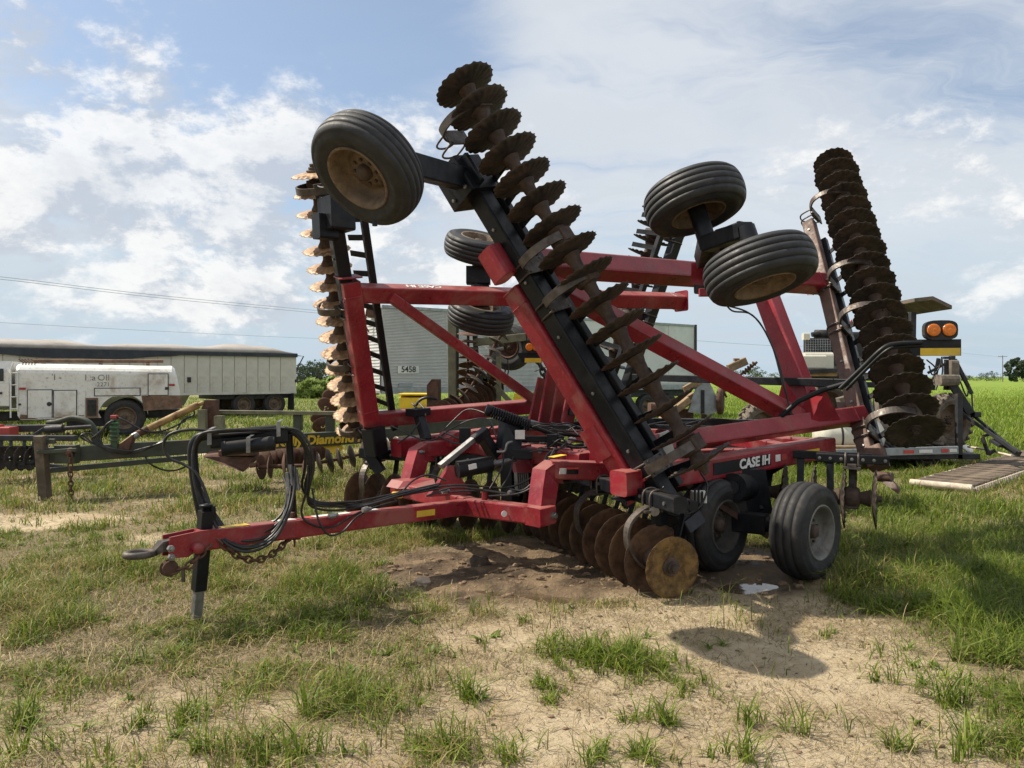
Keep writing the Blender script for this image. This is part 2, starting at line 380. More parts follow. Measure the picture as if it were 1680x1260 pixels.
# ------------------------------------------------------------------ ground
def make_ground():
    def axis(lo, hi, step, far):
        a = list(np.arange(lo, hi + 1e-6, step)); s = step
        while a[-1] < far: s *= 1.22; a.append(a[-1] + s)
        s = step; pre = []
        cur = lo
        while cur > -far: s *= 1.22; cur -= s; pre.append(cur)
        return np.array(pre[::-1] + a)
    xs = axis(-7.5, 7.5, .055, 4000); ys = axis(2.2, 14, .055, 4000)
    X, Y = np.meshgrid(xs, ys); x = X.ravel(); y = Y.ravel()
    z = hgt(x, y); mud, sand, dry, lush, field, cover = masks(x, y)
    nx, ny = len(xs), len(ys); n = nx * ny
    me = bpy.data.meshes.new('ground'); me.vertices.add(n)
    me.vertices.foreach_set('co', np.stack([x, y, z], 1).astype(np.float32).ravel())
    i, j = np.meshgrid(np.arange(nx - 1), np.arange(ny - 1)); a = (j * nx + i).ravel()
    q = np.stack([a, a + 1, a + nx + 1, a + nx], 1).astype(np.int32)
    me.loops.add(q.size); me.polygons.add(len(q)); me.loops.foreach_set('vertex_index', q.ravel())
    me.polygons.foreach_set('loop_start', (np.arange(len(q)) * 4).astype(np.int32))
    me.polygons.foreach_set('use_smooth', np.ones(len(q), bool))
    at = me.attributes.new('mask', 'FLOAT_COLOR', 'POINT')
    at.data.foreach_set('color', np.stack([mud, np.clip(cover, 0, 1), dry, field], 1).astype(np.float32).ravel())
    me.update(); me.validate()
    m = bpy.data.materials.new('soil'); m.use_nodes = True; T = NT(m.node_tree); b = T.n['Principled BSDF']
    at = T.node('ShaderNodeAttribute', attribute_name='mask'); sp = T.node('ShaderNodeSeparateColor', inp={0: at.outputs['Color']})
    mu, cv, dr = sp.outputs; fi = at.outputs['Alpha']
    pos = T.node('ShaderNodeNewGeometry').outputs['Position']
    n1 = T.noise(pos, 2.2, 8, .62); n2 = T.noise(pos, 26, 8, .7); n3 = T.noise(pos, 140, 4, .7)
    sandc = T.mix(T.ramp(n1, .3, .7), (.50, .385, .245), (.68, .56, .38))
    sandc = T.mix(T.ramp(n2, .52, .75, 0, .55), sandc, (.23, .155, .09))
    sandc = T.mix(T.ramp(n3, .55, .8, 0, .5), sandc, (.30, .21, .125))
    strawc = T.mix(T.ramp(n2, .3, .7), (.13, .10, .052), (.26, .205, .11))
    grassc = T.mix(T.ramp(n2, .3, .7), (.045, .065, .012), (.12, .15, .03))
    fieldc = T.mix(T.ramp(T.noise(pos, .35, 7, .65), .3, .7), (.115, .185, .018), (.20, .28, .035))
    fieldc = T.mix(T.ramp(T.noise(T.node('ShaderNodeMapping', inp={0: pos, 3: (.03, .3, 1)}).outputs[0], 1.0, 6, .6), .45, .7, 0, .35), fieldc, (.26, .28, .075))
    mudc = T.mix(T.ramp(n1, .38, .68), (.085, .058, .036), (.31, .22, .135))
    mudc = T.mix(T.ramp(n2, .50, .75, 0, .5), mudc, (.30, .225, .145))
    c = T.mix(T.ramp(cv, .10, .45, 0, .8), sandc, strawc)
    c = T.mix(T.ramp(cv, .45, .95, 0, .75), c, grassc)
    c = T.mix(mu, c, mudc); c = T.mix(fi, c, fieldc)
    T.l.new(c, b.inputs['Base Color'])
    wet = T.math('MULTIPLY', mu, T.ramp(n1, .62, .4))
    T.l.new(T.math('SUBTRACT', .95, T.math('MULTIPLY', wet, .5)), b.inputs['Roughness'])
    b.inputs['Specular IOR Level'].default_value = .25
    bh = T.math('ADD', T.math('MULTIPLY', n2, 1.0), T.math('MULTIPLY', n3, .35))
    bp = T.node('ShaderNodeBump', inp={'Strength': 1.0, 'Distance': .045, 'Height': bh}); T.l.new(bp.outputs[0], b.inputs['Normal'])
    me.materials.append(m)
    o = bpy.data.objects.new('ground', me); COL.objects.link(o); o['kind'] = 'structure'
make_ground()

def puddles():
    m = bpy.data.materials.new('muddy_water'); m.use_nodes = True; T = NT(m.node_tree); b = T.n['Principled BSDF']
    b.inputs['Base Color'].default_value = (.085, .060, .036, 1); b.inputs['Roughness'].default_value = .10
    pos = T.node('ShaderNodeNewGeometry').outputs['Position']
    bp = T.node('ShaderNodeBump', inp={'Strength': .25, 'Distance': .01, 'Height': T.noise(pos, 9, 3, .5)}); T.l.new(bp.outputs[0], b.inputs['Normal'])
    for cx, cy, rx, ry, ang in ((1.98, 6.25, .36, .20, .3), (.25, 5.95, .95, .20, -.33)):
        vs = []
        for k in range(40):
            t = 2 * math.pi * k / 40; w = 1 + .1 * math.sin(3 * t + 1) + .07 * math.sin(5 * t)
            u, v = rx * w * math.cos(t), ry * w * math.sin(t)
            vs.append((cx + u * math.cos(ang) - v * math.sin(ang), cy + u * math.sin(ang) + v * math.cos(ang), -.030))
        mb = MB(); mb.add(vs, [tuple(range(40))]); o = mb.build('puddle', m); o['kind'] = 'structure'
puddles()

# ------------------------------------------------------------------ shared meshes
def disc_mesh(name, R, waves, m, seg=6, dish=.040, edge=.010, wav=.0055):
    n = waves * seg; rad = [.055 / .275 * R, .45 * R, .62 * R, .76 * R, .88 * R, 1.0 * R]
    rr = random.Random(name); jag = [rr.uniform(-1, 1) for _ in range(waves)]
    mb = MB()
    for side in (1, -1):
        vs = []
        for i, r in enumerate(rad):
            g = max(0, (r / R - .55) / .45)
            for k in range(n):
                t = 2 * math.pi * k / n; wv = math.cos(waves * t)
                j = jag[(k // seg) % waves]
                rr_ = r + (edge * (.42 * wv + .5 * j) if i == len(rad) - 1 else 0)
                z = dish * (r / R) ** 2 + wav * g * math.sin(waves * t) + side * (.0032 if i < len(rad) - 1 else .0012)
                vs.append((rr_ * math.cos(t), rr_ * math.sin(t), z))
        fs = []
        for i in range(len(rad) - 1):
            for k in range(n):
                q = (i * n + k, i * n + (k + 1) % n, (i + 1) * n + (k + 1) % n, (i + 1) * n + k)
                fs.append(q if side > 0 else q[::-1])
        mb.add(vs, fs, True)
    b = len(rad) * n; L = (len(rad) - 1) * n
    for k in range(n):
        mb.f.append((L + k, L + (k + 1) % n, b + L + (k + 1) % n, b + L + k)); mb.s.append(False)
    return mb.mesh(name, m)
D_DARK = [disc_mesh('worn_disc_%d' % i, .283, 22, M_DISC, 6, .040, .014) for i in range(3)]
D_LIT = [disc_mesh('rusty_disc_%d' % i, .264, 20, M_DISCL) for i in range(2)]
D_MUD = [disc_mesh('muddy_disc_%d' % i, .29, 24, M_DISCM, 4, .05, .003, .002) for i in range(2)]
D_ORG = [disc_mesh('orange_disc', .24, 24, M_DISCO, 4, .035, .004, .001)]
D_SM = [disc_mesh('small_disc', .20, 24, M_RUSTY, 3, .05, .002, .0)]
D_SML = [disc_mesh('small_bright_disc', .20, 24, M_SHANK, 3, .05, .002, .0)]

def tyre_meshes(key, R, w, rr, tm, rm, ribs=5, deep=.10, lugs=8):
    """tyre with circumferential grooves, dished rim, hub with studs; local Z is the axle"""
    prof = [(rr - .004, -w * .40), (rr + .02, -w * .46)]
    for k in range(5):
        a = R_(-5 + 70 * k / 4); sr = R - rr - .070
        prof.append((rr + .02 + sr * (.28 + .72 * math.sin(a)), -w * .46 - .018 * math.sin(math.pi * min(1, k / 3.2))))
    hw = w * .46; prof.append((R - .050, -hw))
    pitch = 2 * hw / ribs
    for k in range(ribs):
        z0 = -hw + pitch * k
        cr = lambda z: R - .036 * abs(z / hw) ** 2.4
        g = .0055
        if k: prof += [(cr(z0) - .014, z0 - g * .4), (cr(z0) - .014, z0 + g * .4)]
        prof += [(cr(z0 + g) - (0 if k else .006), z0 + g), (cr(z0 + pitch / 2), z0 + pitch / 2), (cr(z0 + pitch - g) - (0 if k < ribs - 1 else .006), z0 + pitch - g)]
    prof.append((R - .050, hw))
    for k in range(4, -1, -1):
        a = R_(-5 + 70 * k / 4); sr = R - rr - .070
        prof.append((rr + .02 + sr * (.28 + .72 * math.sin(a)), w * .46 + .018 * math.sin(math.pi * min(1, k / 3.2))))
    prof += [(rr + .02, w * .46), (rr - .004, w * .40)]
    t = MB(); t.lathe((0, 0, 0), (0, 0, 1), prof, 72)
    r = MB(); e = w * .43
    r.lathe((0, 0, 0), (0, 0, 1), [(rr + .016, e + .004), (rr + .012, e + .016), (rr - .004, e + .010), (rr - .016, e - .03), (rr - .03, e - deep * .6), (rr - .034, e - deep), (rr * .62, e - deep - .008), (rr * .58, e - deep + .018), (rr * .30, e - deep + .022), (.001, e - deep + .022)], 48)
    r.lathe((0, 0, 0), (0, 0, 1), [(rr + .016, -e - .004), (rr - .004, -e - .010), (rr - .03, -e + .05), (rr - .045, -e + .10), (rr * .5, -e + .12), (.001, -e + .12)], 48)
    h = MB(); z = e - deep + .022
    h.lathe((0, 0, z), (0, 0, 1), [(.062, 0), (.060, .035), (.045, .055), (.001, .06)], 18)
    for k in range(lugs):
        a = 2 * math.pi * k / lugs
        c = V((.098 * math.cos(a), .098 * math.sin(a), z)); h.lathe(c, (0, 0, 1), [(.013, 0), (.013, .018), (.001, .020)], 6, False)
    return t.mesh(key + '_tyre', tm), r.mesh(key + '_rim', rm), h.mesh(key + '_hub', M_SPOOL)
T_WING = tyre_meshes('wing', .42, .30, .215, M_TYRE, M_RIMR)
T_GAUGE = tyre_meshes('gauge', .436, .28, .24, M_TYRE, M_RIMR, 5, .12)
M_RIMD = mat('shaded_muddy_rim', (.05, .045, .04), .8, 0, .3, 7, (.09, .065, .045), .6, .3, 60, 6)  # darker copy of the rim, the inner wheel's shade put into the colour
T_GROUND = tyre_meshes('ground', .42, .31, .225, M_TYREM, M_RIMS, 4, .11)
T_INNER = tyre_meshes('inner', .42, .31, .225, M_TYREM, M_RIMD, 4, .11)
def wheel(root, c, axis, meshes, spin=0.0, label=None):
    M = Matrix.Translation(V(c)) @ basis(axis).to_4x4() @ Matrix.Rotation(spin, 4, 'Z')
    t = link('wheel_tyre', meshes[0], root, M, label)
    sublink('wheel_rim', meshes[1], t, Matrix.Identity(4)); sublink('wheel_hub', meshes[2], t, Matrix.Identity(4))
    return t

# ------------------------------------------------------------------ the big disc harrow
A_ = V((.735, .672, .05)).normalized(); P_ = V((.675, -.738, 0)).normalized(); Z_ = V((0, 0, 1))
HR = thing('disc_harrow', W(780, 840, 7.2) * 1.0, 'big red folding disc harrow with both wings raised, parked across the yard', 'disc harrow')
HR.location.z = 0; OFF[HR.name] = V(HR.location)

def gang(S0, S1, n, discs, N, beam=(0, 1), off=.5, bs=(.15, .15), bm=M_BLK, hang=(.05, .5, .9), flip=1, last=None, scr=True, scr_off=(.42, .15), scr_len=.5, aft=A_, sscale=None, scr_rng=None, shank=M_SHANK, bulge=-1):
    ax = (S1 - S0).normalized(); N = (N - ax * N.dot(ax)).normalized(); Q = aft - ax * aft.dot(ax); Q = (Q - N * Q.dot(N)).normalized()
    L = (S1 - S0).length; sp = L / (n - 1)
    m = MB()
    for i in range(n - 1):
        p = S0 + ax * sp * i
        m.lathe(p, ax, [(.088, .006), (.082, .022), (.058, sp * .3), (.052, sp * .5), (.058, sp * .7), (.076, sp - .022), (.084, sp - .006)], 14)
    for p, d in ((S0, -ax), (S1, ax)):
        m.lathe(p, d, [(.075, .004), (.075, .02), (.048, .022), (.048, .05), (.03, .052), (.03, .085), (.001, .086)], 10, False)
    g = m.build('disc_gang', M_SPOOL, HR)
    for i in range(n):
        me = discs[i % len(discs)]
        sc = 1.0 if sscale is None else (sscale if i == n - 1 else 1.0)
        rnd = random.uniform(.97, 1.02) * sc
        Mx = Matrix.Translation(S0 + ax * sp * i - OFF[HR.name]) @ basis(ax * flip).to_4x4() @ Matrix.Rotation(random.uniform(0, 6.28), 4, 'Z') @ Matrix.Rotation(random.uniform(-.015, .015), 4, 'X') @ Matrix.Diagonal((rnd, rnd, 1, 1))
        if last and i == n - 1: me = last[0]
        sublink('disc_blade', me, g, Mx)
    b = MB(); b0, b1 = S0 + ax * L * beam[0] + N * off, S0 + ax * L * beam[1] + N * off
    b.beam(b0, b1, bs[0], bs[1], N); gb = b.build('gang_beam', bm, HR)
    # welded side rail and bolts on the beam
    k = MB()
    for t in np.linspace(.05, .95, 7):
        c = lerp(b0, b1, t) - Q * bs[0] * .5; k.lathe(c, -Q, [(.016, 0), (.016, .014), (.001, .016)], 6, False)
    k.build('beam_bolts', M_BOLT, gb)['kind'] = 'stuff'
    for t in hang:
        c = S0 + ax * L * t
        h = MB(); bl = bulge
        path = spline([c + N * (off - bs[1] * .5 - .012) + Q * .12 * -bl, c + N * (off - bs[1] * .5 - .012) + Q * .08 * bl, c + N * off * .62 + Q * .235 * bl, c + N * off * .28 + Q * .25 * bl, c + N * .0 + Q * .17 * bl, c - N * .085 + Q * .03 * bl, c - N * .08 - Q * .07 * bl], 5)
        h.strip(path, ax, .075, .02); hb = h.build('bearing_hanger', shank, HR)
        q = MB(); q.lathe(c - ax * .07, ax, [(.001, 0), (.085, .004), (.10, .03), (.10, .11), (.085, .136), (.001, .14)], 16)
        q.box(c - N * .06, .12, .14, .08, .01, ax, N)
        q.build('bearing', M_SPOOL, hb)
        u = MB()
        for s_ in (-1, 1):
            cc = c + ax * .055 * s_ + N * off
            u.tube(spline([cc - N * (bs[1] * .5 + .05) + Q * (bs[0] / 2 + .012) * bl, cc + N * (bs[1] * .3) + Q * (bs[0] / 2 + .012) * bl, cc + N * (bs[1] * .5 + .014), cc + N * (bs[1] * .3) - Q * (bs[0] / 2 + .012) * bl, cc - N * (bs[1] * .5 + .05) - Q * (bs[0] / 2 + .012) * bl], 4), .010, 6)
        u.strip([c + N * (off - bs[1] * .5 - .035) + Q * .13, c + N * (off - bs[1] * .5 - .035) - Q * .13], ax, .15, .018)
        u.build('clamp', M_SHANK, hb)
    if scr:
        r0, r1 = scr_rng or (0, 1)
        s0, s1 = S0 + ax * L * r0 + N * scr_off[0] + Q * scr_off[1], S0 + ax * L * r1 + N * scr_off[0] + Q * scr_off[1]
        m = MB(); m.beam(s0, s1, .075, .075, N); sb = m.build('scraper_bar', M_BLK, HR)
        mm = MB(); mm.beam(V((0, 0, .04)), V((0, 0, -scr_len)), .014, .065, V((1, 0, 0)), .002, 2)
        me = mm.mesh('scraper_blade', M_BLK)
        cnt = int((r1 - r0) * (n - 1))
        for i in range(cnt):
            c = S0 + ax * (L * r0 + sp * (i + .55)) + N * scr_off[0] + Q * scr_off[1]
            z = (N * .96 + Q * .28 + ax * random.uniform(-.05, .12)).normalized(); x = (ax - z * ax.dot(z)).normalized()
            Mx = Matrix((x, z.cross(x), z)).transposed().to_4x4()
            sublink('scraper_blade', me, sb, Matrix.Translation(c - OFF[HR.name]) @ Mx)
    return ax, N, Q, L

N_NEAR = V((-.66, .71, -.24)); N_FAR = V((.52, -.80, -.28))
# four wing gangs (folded up)
B0, B1 = W(1151, 762, 5.9), W(766, 146, 6.55)
bax, bN, bQ, bL = gang(B0, B1, 16, D_DARK, N_NEAR, (-.10, .90), .50, (.17, .17), M_BLK, (.045, .47, .575, .945), scr_rng=(-.02, .86), last=D_DARK)
C0, C1 = W(1500, 703, 7.4), W(1366, 266, 10.2)
cax, cN, cQ, cL = gang(C0, C1, 18, D_DARK, N_NEAR, (-.05, .80), .50, (.13, .15), M_BROWN, (.03, .36, .52, .82), flip=-1, sscale=.9, scr_rng=(0, .74))
A0, A1 = W(584, 697, 9.3), W(514, 282, 8.05)
aax, aN, aQ, aL = gang(A0, A1, 16, D_LIT, N_FAR, (-.12, .93), .46, (.15, .15), M_BLK, (.02, .30, .52, .95), flip=-1, scr_off=(.42, .34), scr_len=.34, sscale=.9)
D0, D1 = W(978, 665, 11.2), W(1083, 352, 10.8)
dax, dN, dQ, dL = gang(D0, D1, 15, D_DARK, N_FAR, (-.05, .97), .48, (.14, .14), M_BLK, (.1, .5, .9), scr_off=(.42, -.25), scr_len=.40)
# four centre gangs near the ground
gang(V((.42, 8.0, .27)), V((1.24, 5.83, .262)), 10, D_MUD, V((0, 0, 1)), (0, 1.06), .50, (.12, .12), M_BLK, (.16, .5, .90), last=D_ORG, scr_off=(.46, .22), scr_len=.34, flip=1, aft=A_)
gang(V((.26, 8.17, .29)), V((-1.84, 9.1, .30)), 10, D_MUD, V((0, 0, 1)), (0, 1.0), .52, (.12, .12), M_BLK, (.1, .5, .92), scr_off=(.46, .22), scr_len=.36)
RO = W(1430, 818, 6.9)
gang(V((1.20, 7.95, .63)), RO, 10, D_DARK, V((0, 0, 1)), (.80, 1.06), .36, (.09, .08), M_BLK, (.55, .93), scr_off=(.36, .20), scr_len=.40, bulge=1, scr_rng=(.34, 1))
gang(V((.95, 8.6, .63)), V((-.15, 11.0, .62)), 10, D_DARK, V((0, 0, 1)), (0, 1.0), .47, (.12, .13), M_BLK, (.1, .9), scr=False)

def rbeam(name, p0, p1, w, h, up=(0, 0, 1), m=M_RED, r=None, label=None):
    b = MB(); b.beam(p0, p1, w, h, up, r)
    d, sd_, u = frame(V(p1) - V(p0), up)
    for p in (V(p0) + d * .16, V(p1) - d * .16):      # weld beads near the ends
        loop = [p + sd_ * (w / 2 - .004) * x + u * (h / 2 - .004) * y for x, y in ((1, 1), (-1, 1), (-1, -1), (1, -1), (1, 1))]
        for a, c in zip(loop[:-1], loop[1:]):
            k = max(3, int((c - a).length / .03)); b.tube([lerp(a, c, i / k) for i in range(k + 1)], [.007 + .002 * (i % 2) for i in range(k + 1)], 5, False)
    return b.build(name, m, HR, label)
def endcap(p, d, w, h, up, parent=HR, m=M_RED):
    b = MB(); b.beam(p, p + d.normalized() * .012, w + .02, h + .02, up, .03); return b.build('end_cap', m, parent)

# near wing: red tube under the gang beam, two long beams, brace, rear post
def onB(t, extra=0.0): return B0 + bax * bL * t + bN * (.5 + .21 + extra)
nt0, nt1 = onB(.0), onB(.56)
rbeam('wing_tube', nt0, nt1, .20, .20, bN)
endcap(nt1, bax, .20, .20, bN); endcap(nt0, -bax, .20, .20, bN)
for t in (.03,):
    c = onB(t, .0); b = MB(); b.plate([c + bN * .13 - bQ * .13, c - bN * .24 - bQ * .13, c - bN * .24 + bQ * .13, c + bN * .13 + bQ * .13], bax * .02); b.build('mount_plate', M_RED, HR)
# boxed tube heads seen left of the black beam
for c, s_ in ((W(815, 432, 6.62), 1), (W(983, 724, 6.50), -1)):
    b = MB(); b.beam(c - bax * .16, c + bax * .14, .17, .22, bN, .05); b.build('tube_head', M_RED, HR)
up0, up1 = W(838, 428, 6.80), W(1352, 466, 9.25)
rbeam('wing_beam', up0, up1, .21, .21, bN)
lo0, lo1 = W(992, 742, 6.60), W(1414, 681, 7.95)
rbeam('wing_beam', lo0, lo1, .17, .17, bN)
rbeam('wing_post', W(1252, 470, 8.45), W(1338, 700, 7.72), .21, .21, bN)
rbeam('wing_brace', W(905, 468, 7.02), W(1325, 694, 7.68), .155, .165, bN)
b = MB(); b.plate([W(1342, 640, 7.66), W(1366, 688, 7.74), W(1330, 702, 7.62), W(1318, 690, 7.6)], P_ * .16); b.build('gusset', M_REDG, HR)
b = MB(); b.plate([W(1286, 625, 7.72), W(1330, 690, 7.66), W(1270, 690, 7.5)], P_ * .03); b.build('gusset', M_REDG, HR)
for p0, px in ((up1, 1), (lo1, 1)):
    b = MB(); b.plate([p0 + cax * .17 + P_ * .02, p0 - cax * .17 + P_ * .02, p0 - cax * .17 - P_ * .24, p0 + cax * .17 - P_ * .24], A_ * .02); b.build('mount_plate', M_BROWN, HR)
# gussets where the beams meet the front tube
b = MB(); b.plate([W(846, 412, 6.72), W(905, 420, 7.0), W(900, 468, 6.98), W(866, 470, 6.8)], P_ * .05); b.build('gusset', M_RED, HR)

# far wing
def onA(t, extra=0.0): return A0 + aax * aL * t + aN * (.46 + .20 + extra)
ft0, ft1 = onA(.0), onA(.53)
f_lt, f_lb = W(578, 480, ft1.y), W(611, 690, ft0.y)
rbeam('wing_tube', W(606, 692, f_lb.y), W(573, 462, f_lt.y - .02), .20, .20, aN)
endcap(W(571, 455, f_lt.y), V((0, -.3, 1)), .24, .24, aN)
f_rt = W(1117, 494, 10.2)
F_UP = V((.05, -.42, .90))
rbeam('wing_beam', W(562, 480, f_lt.y + .02), f_rt, .19, .19, F_UP)
rbeam('wing_beam', W(594, 690, f_lb.y + .02), W(912, 663, 9.8), .17, .17, V((0, -.2, 1)))
rbeam('wing_brace', W(640, 487, 8.28), W(893, 668, 9.7), .115, .115, V((0, -.2, 1)))
endcap(f_rt, f_rt - f_lt, .26, .26, Z_)
b = MB(); b.beam(W(612, 702, 8.75), W(618, 745, 8.8), .20, .22); b.beam(W(606, 745, 8.8), W(625, 775, 8.8), .14, .12); b.build('gang_mount', M_BLK, HR)
b = MB(); b.box(W(552, 352, 7.75), .28, .28, .34, .02, A_); b.build('beam_clamp', M_BLK, HR)
b = MB(); b.box(W(534, 372, 7.72), .22, .16, .26, .02, A_); b.build('beam_clamp', M_BLK, HR)
# bracket and holder arm on the far lower beam
b = MB(); b.beam(W(684, 672, 8.75), W(700, 722, 8.6), .10, .10); b.box(W(686, 676, 8.75), .22, .2, .09, .01, A_); b.build('parking_bracket', M_BLK, HR)
b = MB()
for px in (676, 688):
    b.tube([W(px, 662, 8.9), W(px + 8, 670, 8.72), W(px + 10, 682, 8.7)], .012, 6)
b.build('clamp', M_SHANK, HR)

# main frame
sb0, sb1 = W(1016, 793, 6.2), W(1357, 733, 7.85)
rbeam('side_beam', sb0, sb1, .20, .205, Z_); endcap(sb0, sb0 - sb1, .185, .19, Z_)
fb0, fb1 = W(651, 735, 8.75), W(900, 701, 10.6)
rbeam('side_beam', fb0, fb1, .20, .205, Z_); endcap(fb0, fb0 - fb1, .185, .19, Z_)
rbeam('cross_beam', sb1 - (sb1 - sb0).normalized() * .12 - P_ * .12 + Z_ * .002, sb1 - P_ * 3.9 + V((0, 0, .0)), .18, .19)
fx0 = lerp(sb0, sb1, .30) - P_ * .11; fx1 = lerp(fb0, fb1, .22) + P_ * .11
rbeam('cross_beam', fx0, fx1, .18, .19)
rbeam('frame_brace', lerp(sb0, sb1, .62) - P_ * .1 + Z_ * .015, fx0 + (fx1 - fx0) * .42, .13, .15)
rbeam('frame_brace', lerp(sb0, sb1, .80) - P_ * .11 + Z_ * .02, W(1165, 712, 8.4), .13, .14)
# goosenecks from the pivots up and back to the frame
pvN, pvF = W(884, 845, 6.62), W(662, 800, 8.1)
for pv, top, end in ((W(886, 838, 6.68), W(897, 771, 6.86), W(1045, 774, 7.0)), (W(672, 792, 8.12), W(690, 738, 8.3), W(818, 726, 8.75))):
    b = MB()
    b.loft([[c + P_ * x * .085 + q for x, q in ((1, f), (-1, f), (-1, k), (1, k))] for c, f, k in (
        (pv - Z_ * .05, A_ * -.09, A_ * .09), (lerp(pv, top, .6), A_ * -.10, A_ * .10), (top + Z_ * .02 , A_ * -.10, A_ * .08 - Z_ * .14), (top + A_ * .12 + Z_ * .06, -A_ * .06 + Z_ * .02, A_ * .02 - Z_ * .20))])
    b.beam(top + A_ * .05 + Z_ * .0, end, .17, .17)
    b.build('gooseneck_arm', M_RED, HR)
# upper deck brackets near the hinge and between goosenecks
rbeam('cross_beam', W(690, 735, 8.4) + A_ * .5, W(905, 768, 6.95) + A_ * .45, .15, .17)
b = MB()
b.plate([W(725, 718, 8.4), W(738, 708, 8.4), W(765, 707, 8.5), W(772, 728, 8.5), W(728, 732, 8.4)], P_ * .25); b.build('gusset', M_RED, HR)
# hinge towers in the middle of the machine
for dx, dy, dY in ((0, 0, 0), (19, 4, -.12), (37, 16, -.25)):
    b = MB(); b.beam(W(893 + dx, 694, 8.7 + dY), W(908 + dx, 604 + dy, 8.75 + dY), .035, .20, A_, .01, 2); b.build('hinge_plate', M_RED, HR)
b = MB(); b.beam(W(878, 690, 8.85), W(893, 622, 8.9), .035, .22, A_, .01, 2); b.build('hinge_plate', M_RED, HR)
b = MB(); b.cyl(W(945, 700, 8.6), W(1010, 705, 8.2), .07); b.lathe(W(944, 680, 8.5), Z_, [(.12, 0), (.12, .06), (.09, .08), (.06, .16), (.001, .17)], 18); b.build('hinge_pin', M_BLK, HR)
# fold cylinders
for p0, p1, q in ((W(1105, 730, 8.3), W(950, 708, 8.5), .055), (W(1060, 690, 9.0), W(1010, 700, 8.8), .05)):
    b = MB(); b.cyl(p0, lerp(p0, p1, .6), q); b.build('fold_cylinder', M_BLK, HR)
    b = MB(); b.cyl(lerp(p0, p1, .6), p1, q * .5); b.build('cylinder_rod', M_STEEL, HR)
rbeam('rear_rail', W(980, 690, 9.6), W(1250, 694, 8.6), .10, .08, m=M_BLK)
rbeam('rear_rail', W(985, 697, 9.2), W(1245, 705, 8.3), .06, .05, m=M_BLK)

# tongue and hitch
H0, H1 = W(272, 893, 5.05), W(782, 829, 7.2)
b = MB(); b.beam(lerp(H0, H1, .07), H1, .125, .14, Z_, .014); b.build('tongue', M_RED, HR)
td, tsd, tup = frame(H1 - H0, Z_)
b = MB()
for s_ in (1, -1):
    c = tsd * .055 * s_
    b.plate([H0 + c + tup * .055, H0 + c - tup * .085, H0 + c + td * .13 - tup * .095, H0 + c + td * .24 - tup * .03, H0 + c + td * .5 - tup * .05, H0 + c + td * .5 + tup * .068, H0 + c + td * .2 + tup * .075], tsd * .014)
b.build('hitch_clevis', M_RED, HR)
b = MB(); hc = W(229, 909, 4.98)
ring = []
for k in range(28):
    t = 2 * math.pi * k / 28; ring.append(hc + td * .085 * math.cos(t) + tsd * .068 * math.sin(t))
ring.append(ring[0]); b.tube(ring, .024, 8, False)
b.loft([[c + tsd * w * sx + tup * h * sz for sx, sz in ((1, 1), (-1, 1), (-1, -1), (1, -1))] for c, w, h in ((hc + td * .09, .035, .022), (lerp(hc, H0, .8), .042, .035), (H0 + td * .16, .045, .05))])
b.build('hitch_ring', M_SHANK, HR)
b = MB()
for px, py in ((274, 898), (275, 912)):
    c = W(px, py, 5.02) + tsd * .062; b.lathe(c, tsd, [(.024, -.015), (.024, .012), (.012, .014), (.012, .03), (.001, .031)], 6, False)
b.build('hitch_bolts', M_BOLT, HR)['kind'] = 'stuff'
b = MB(); c = W(277, 932, 5.0); b.lathe(c - tsd * .03, tsd, [(.001, 0), (.05, .0), (.055, .012), (.03, .02), (.03, .04), (.055, .05), (.05, .062), (.001, .064)], 20); b.build('chain_roller', M_RUSTY, HR)
b = MB(); b.lathe(W(317, 897, 5.17) + tsd * .07, tsd, [(.038, -.03), (.038, .02), (.03, .028), (.001, .03)], 16); b.build('jack_socket', M_RED, HR)
b = MB(); b.beam(W(300, 930, 5.03), W(301, 955, 5.03), .02, .02); b.build('hitch_pin', M_SHANK, HR)
# reflective strips on the tongue top
tt = lambda px: lerp(H0, H1, px)
def strip_on(parent, c0, c1, wd, w, m, name, lift):
    b = MB(); n = (c1 - c0).cross(wd).normalized(); n = n if n.z > 0 else -n
    b.strip([c0 + n * lift, c1 + n * lift], wd, w, .003); return b.build(name, m, parent)
seg = [(.13, .20, M_YEL), (.27, .33, M_WHITE), (.33, .385, M_REFL), (.385, .50, M_WHITE), (.56, .60, M_WHITE)]
for t0, t1, m in seg: strip_on(HR, tt(t0), tt(t1), tsd, .07, m, 'reflector_strip', .0725)
def side_sticker(c0, c1, wd, h, m, out, name='sticker'):
    b = MB(); b.beam(c0 + out, c1 + out, h, .003, out, .0005, 2); return b.build(name, m, HR)
side_sticker(lerp(H0, H1, .728), lerp(H0, H1, .80), 0, .055, M_YEL, tsd * .0645)
# jack stand on the near side of the tongue
j1, j0 = W(338, 838, 5.28), W(321, 1021, 5.30); j0.z = -.01
b = MB(); b.beam(j1, lerp(j1, j0, .70), .085, .085, tsd, .008); b.build('jack_leg', M_BLK, HR)
b = MB(); b.beam(lerp(j1, j0, .70), j0, .062, .062, tsd, .006); b.build('jack_foot', M_STEEL, HR)
b = MB(); b.lathe(j1 - (j0 - j1).normalized() * .0, Z_, [(.03, -.01), (.03, .03), (.045, .03), (.045, .045), (.001, .047)], 12); b.cyl(W(350, 852, 5.3), W(349, 830, 5.3), .02); b.build('jack_cap', M_BLK, HR)
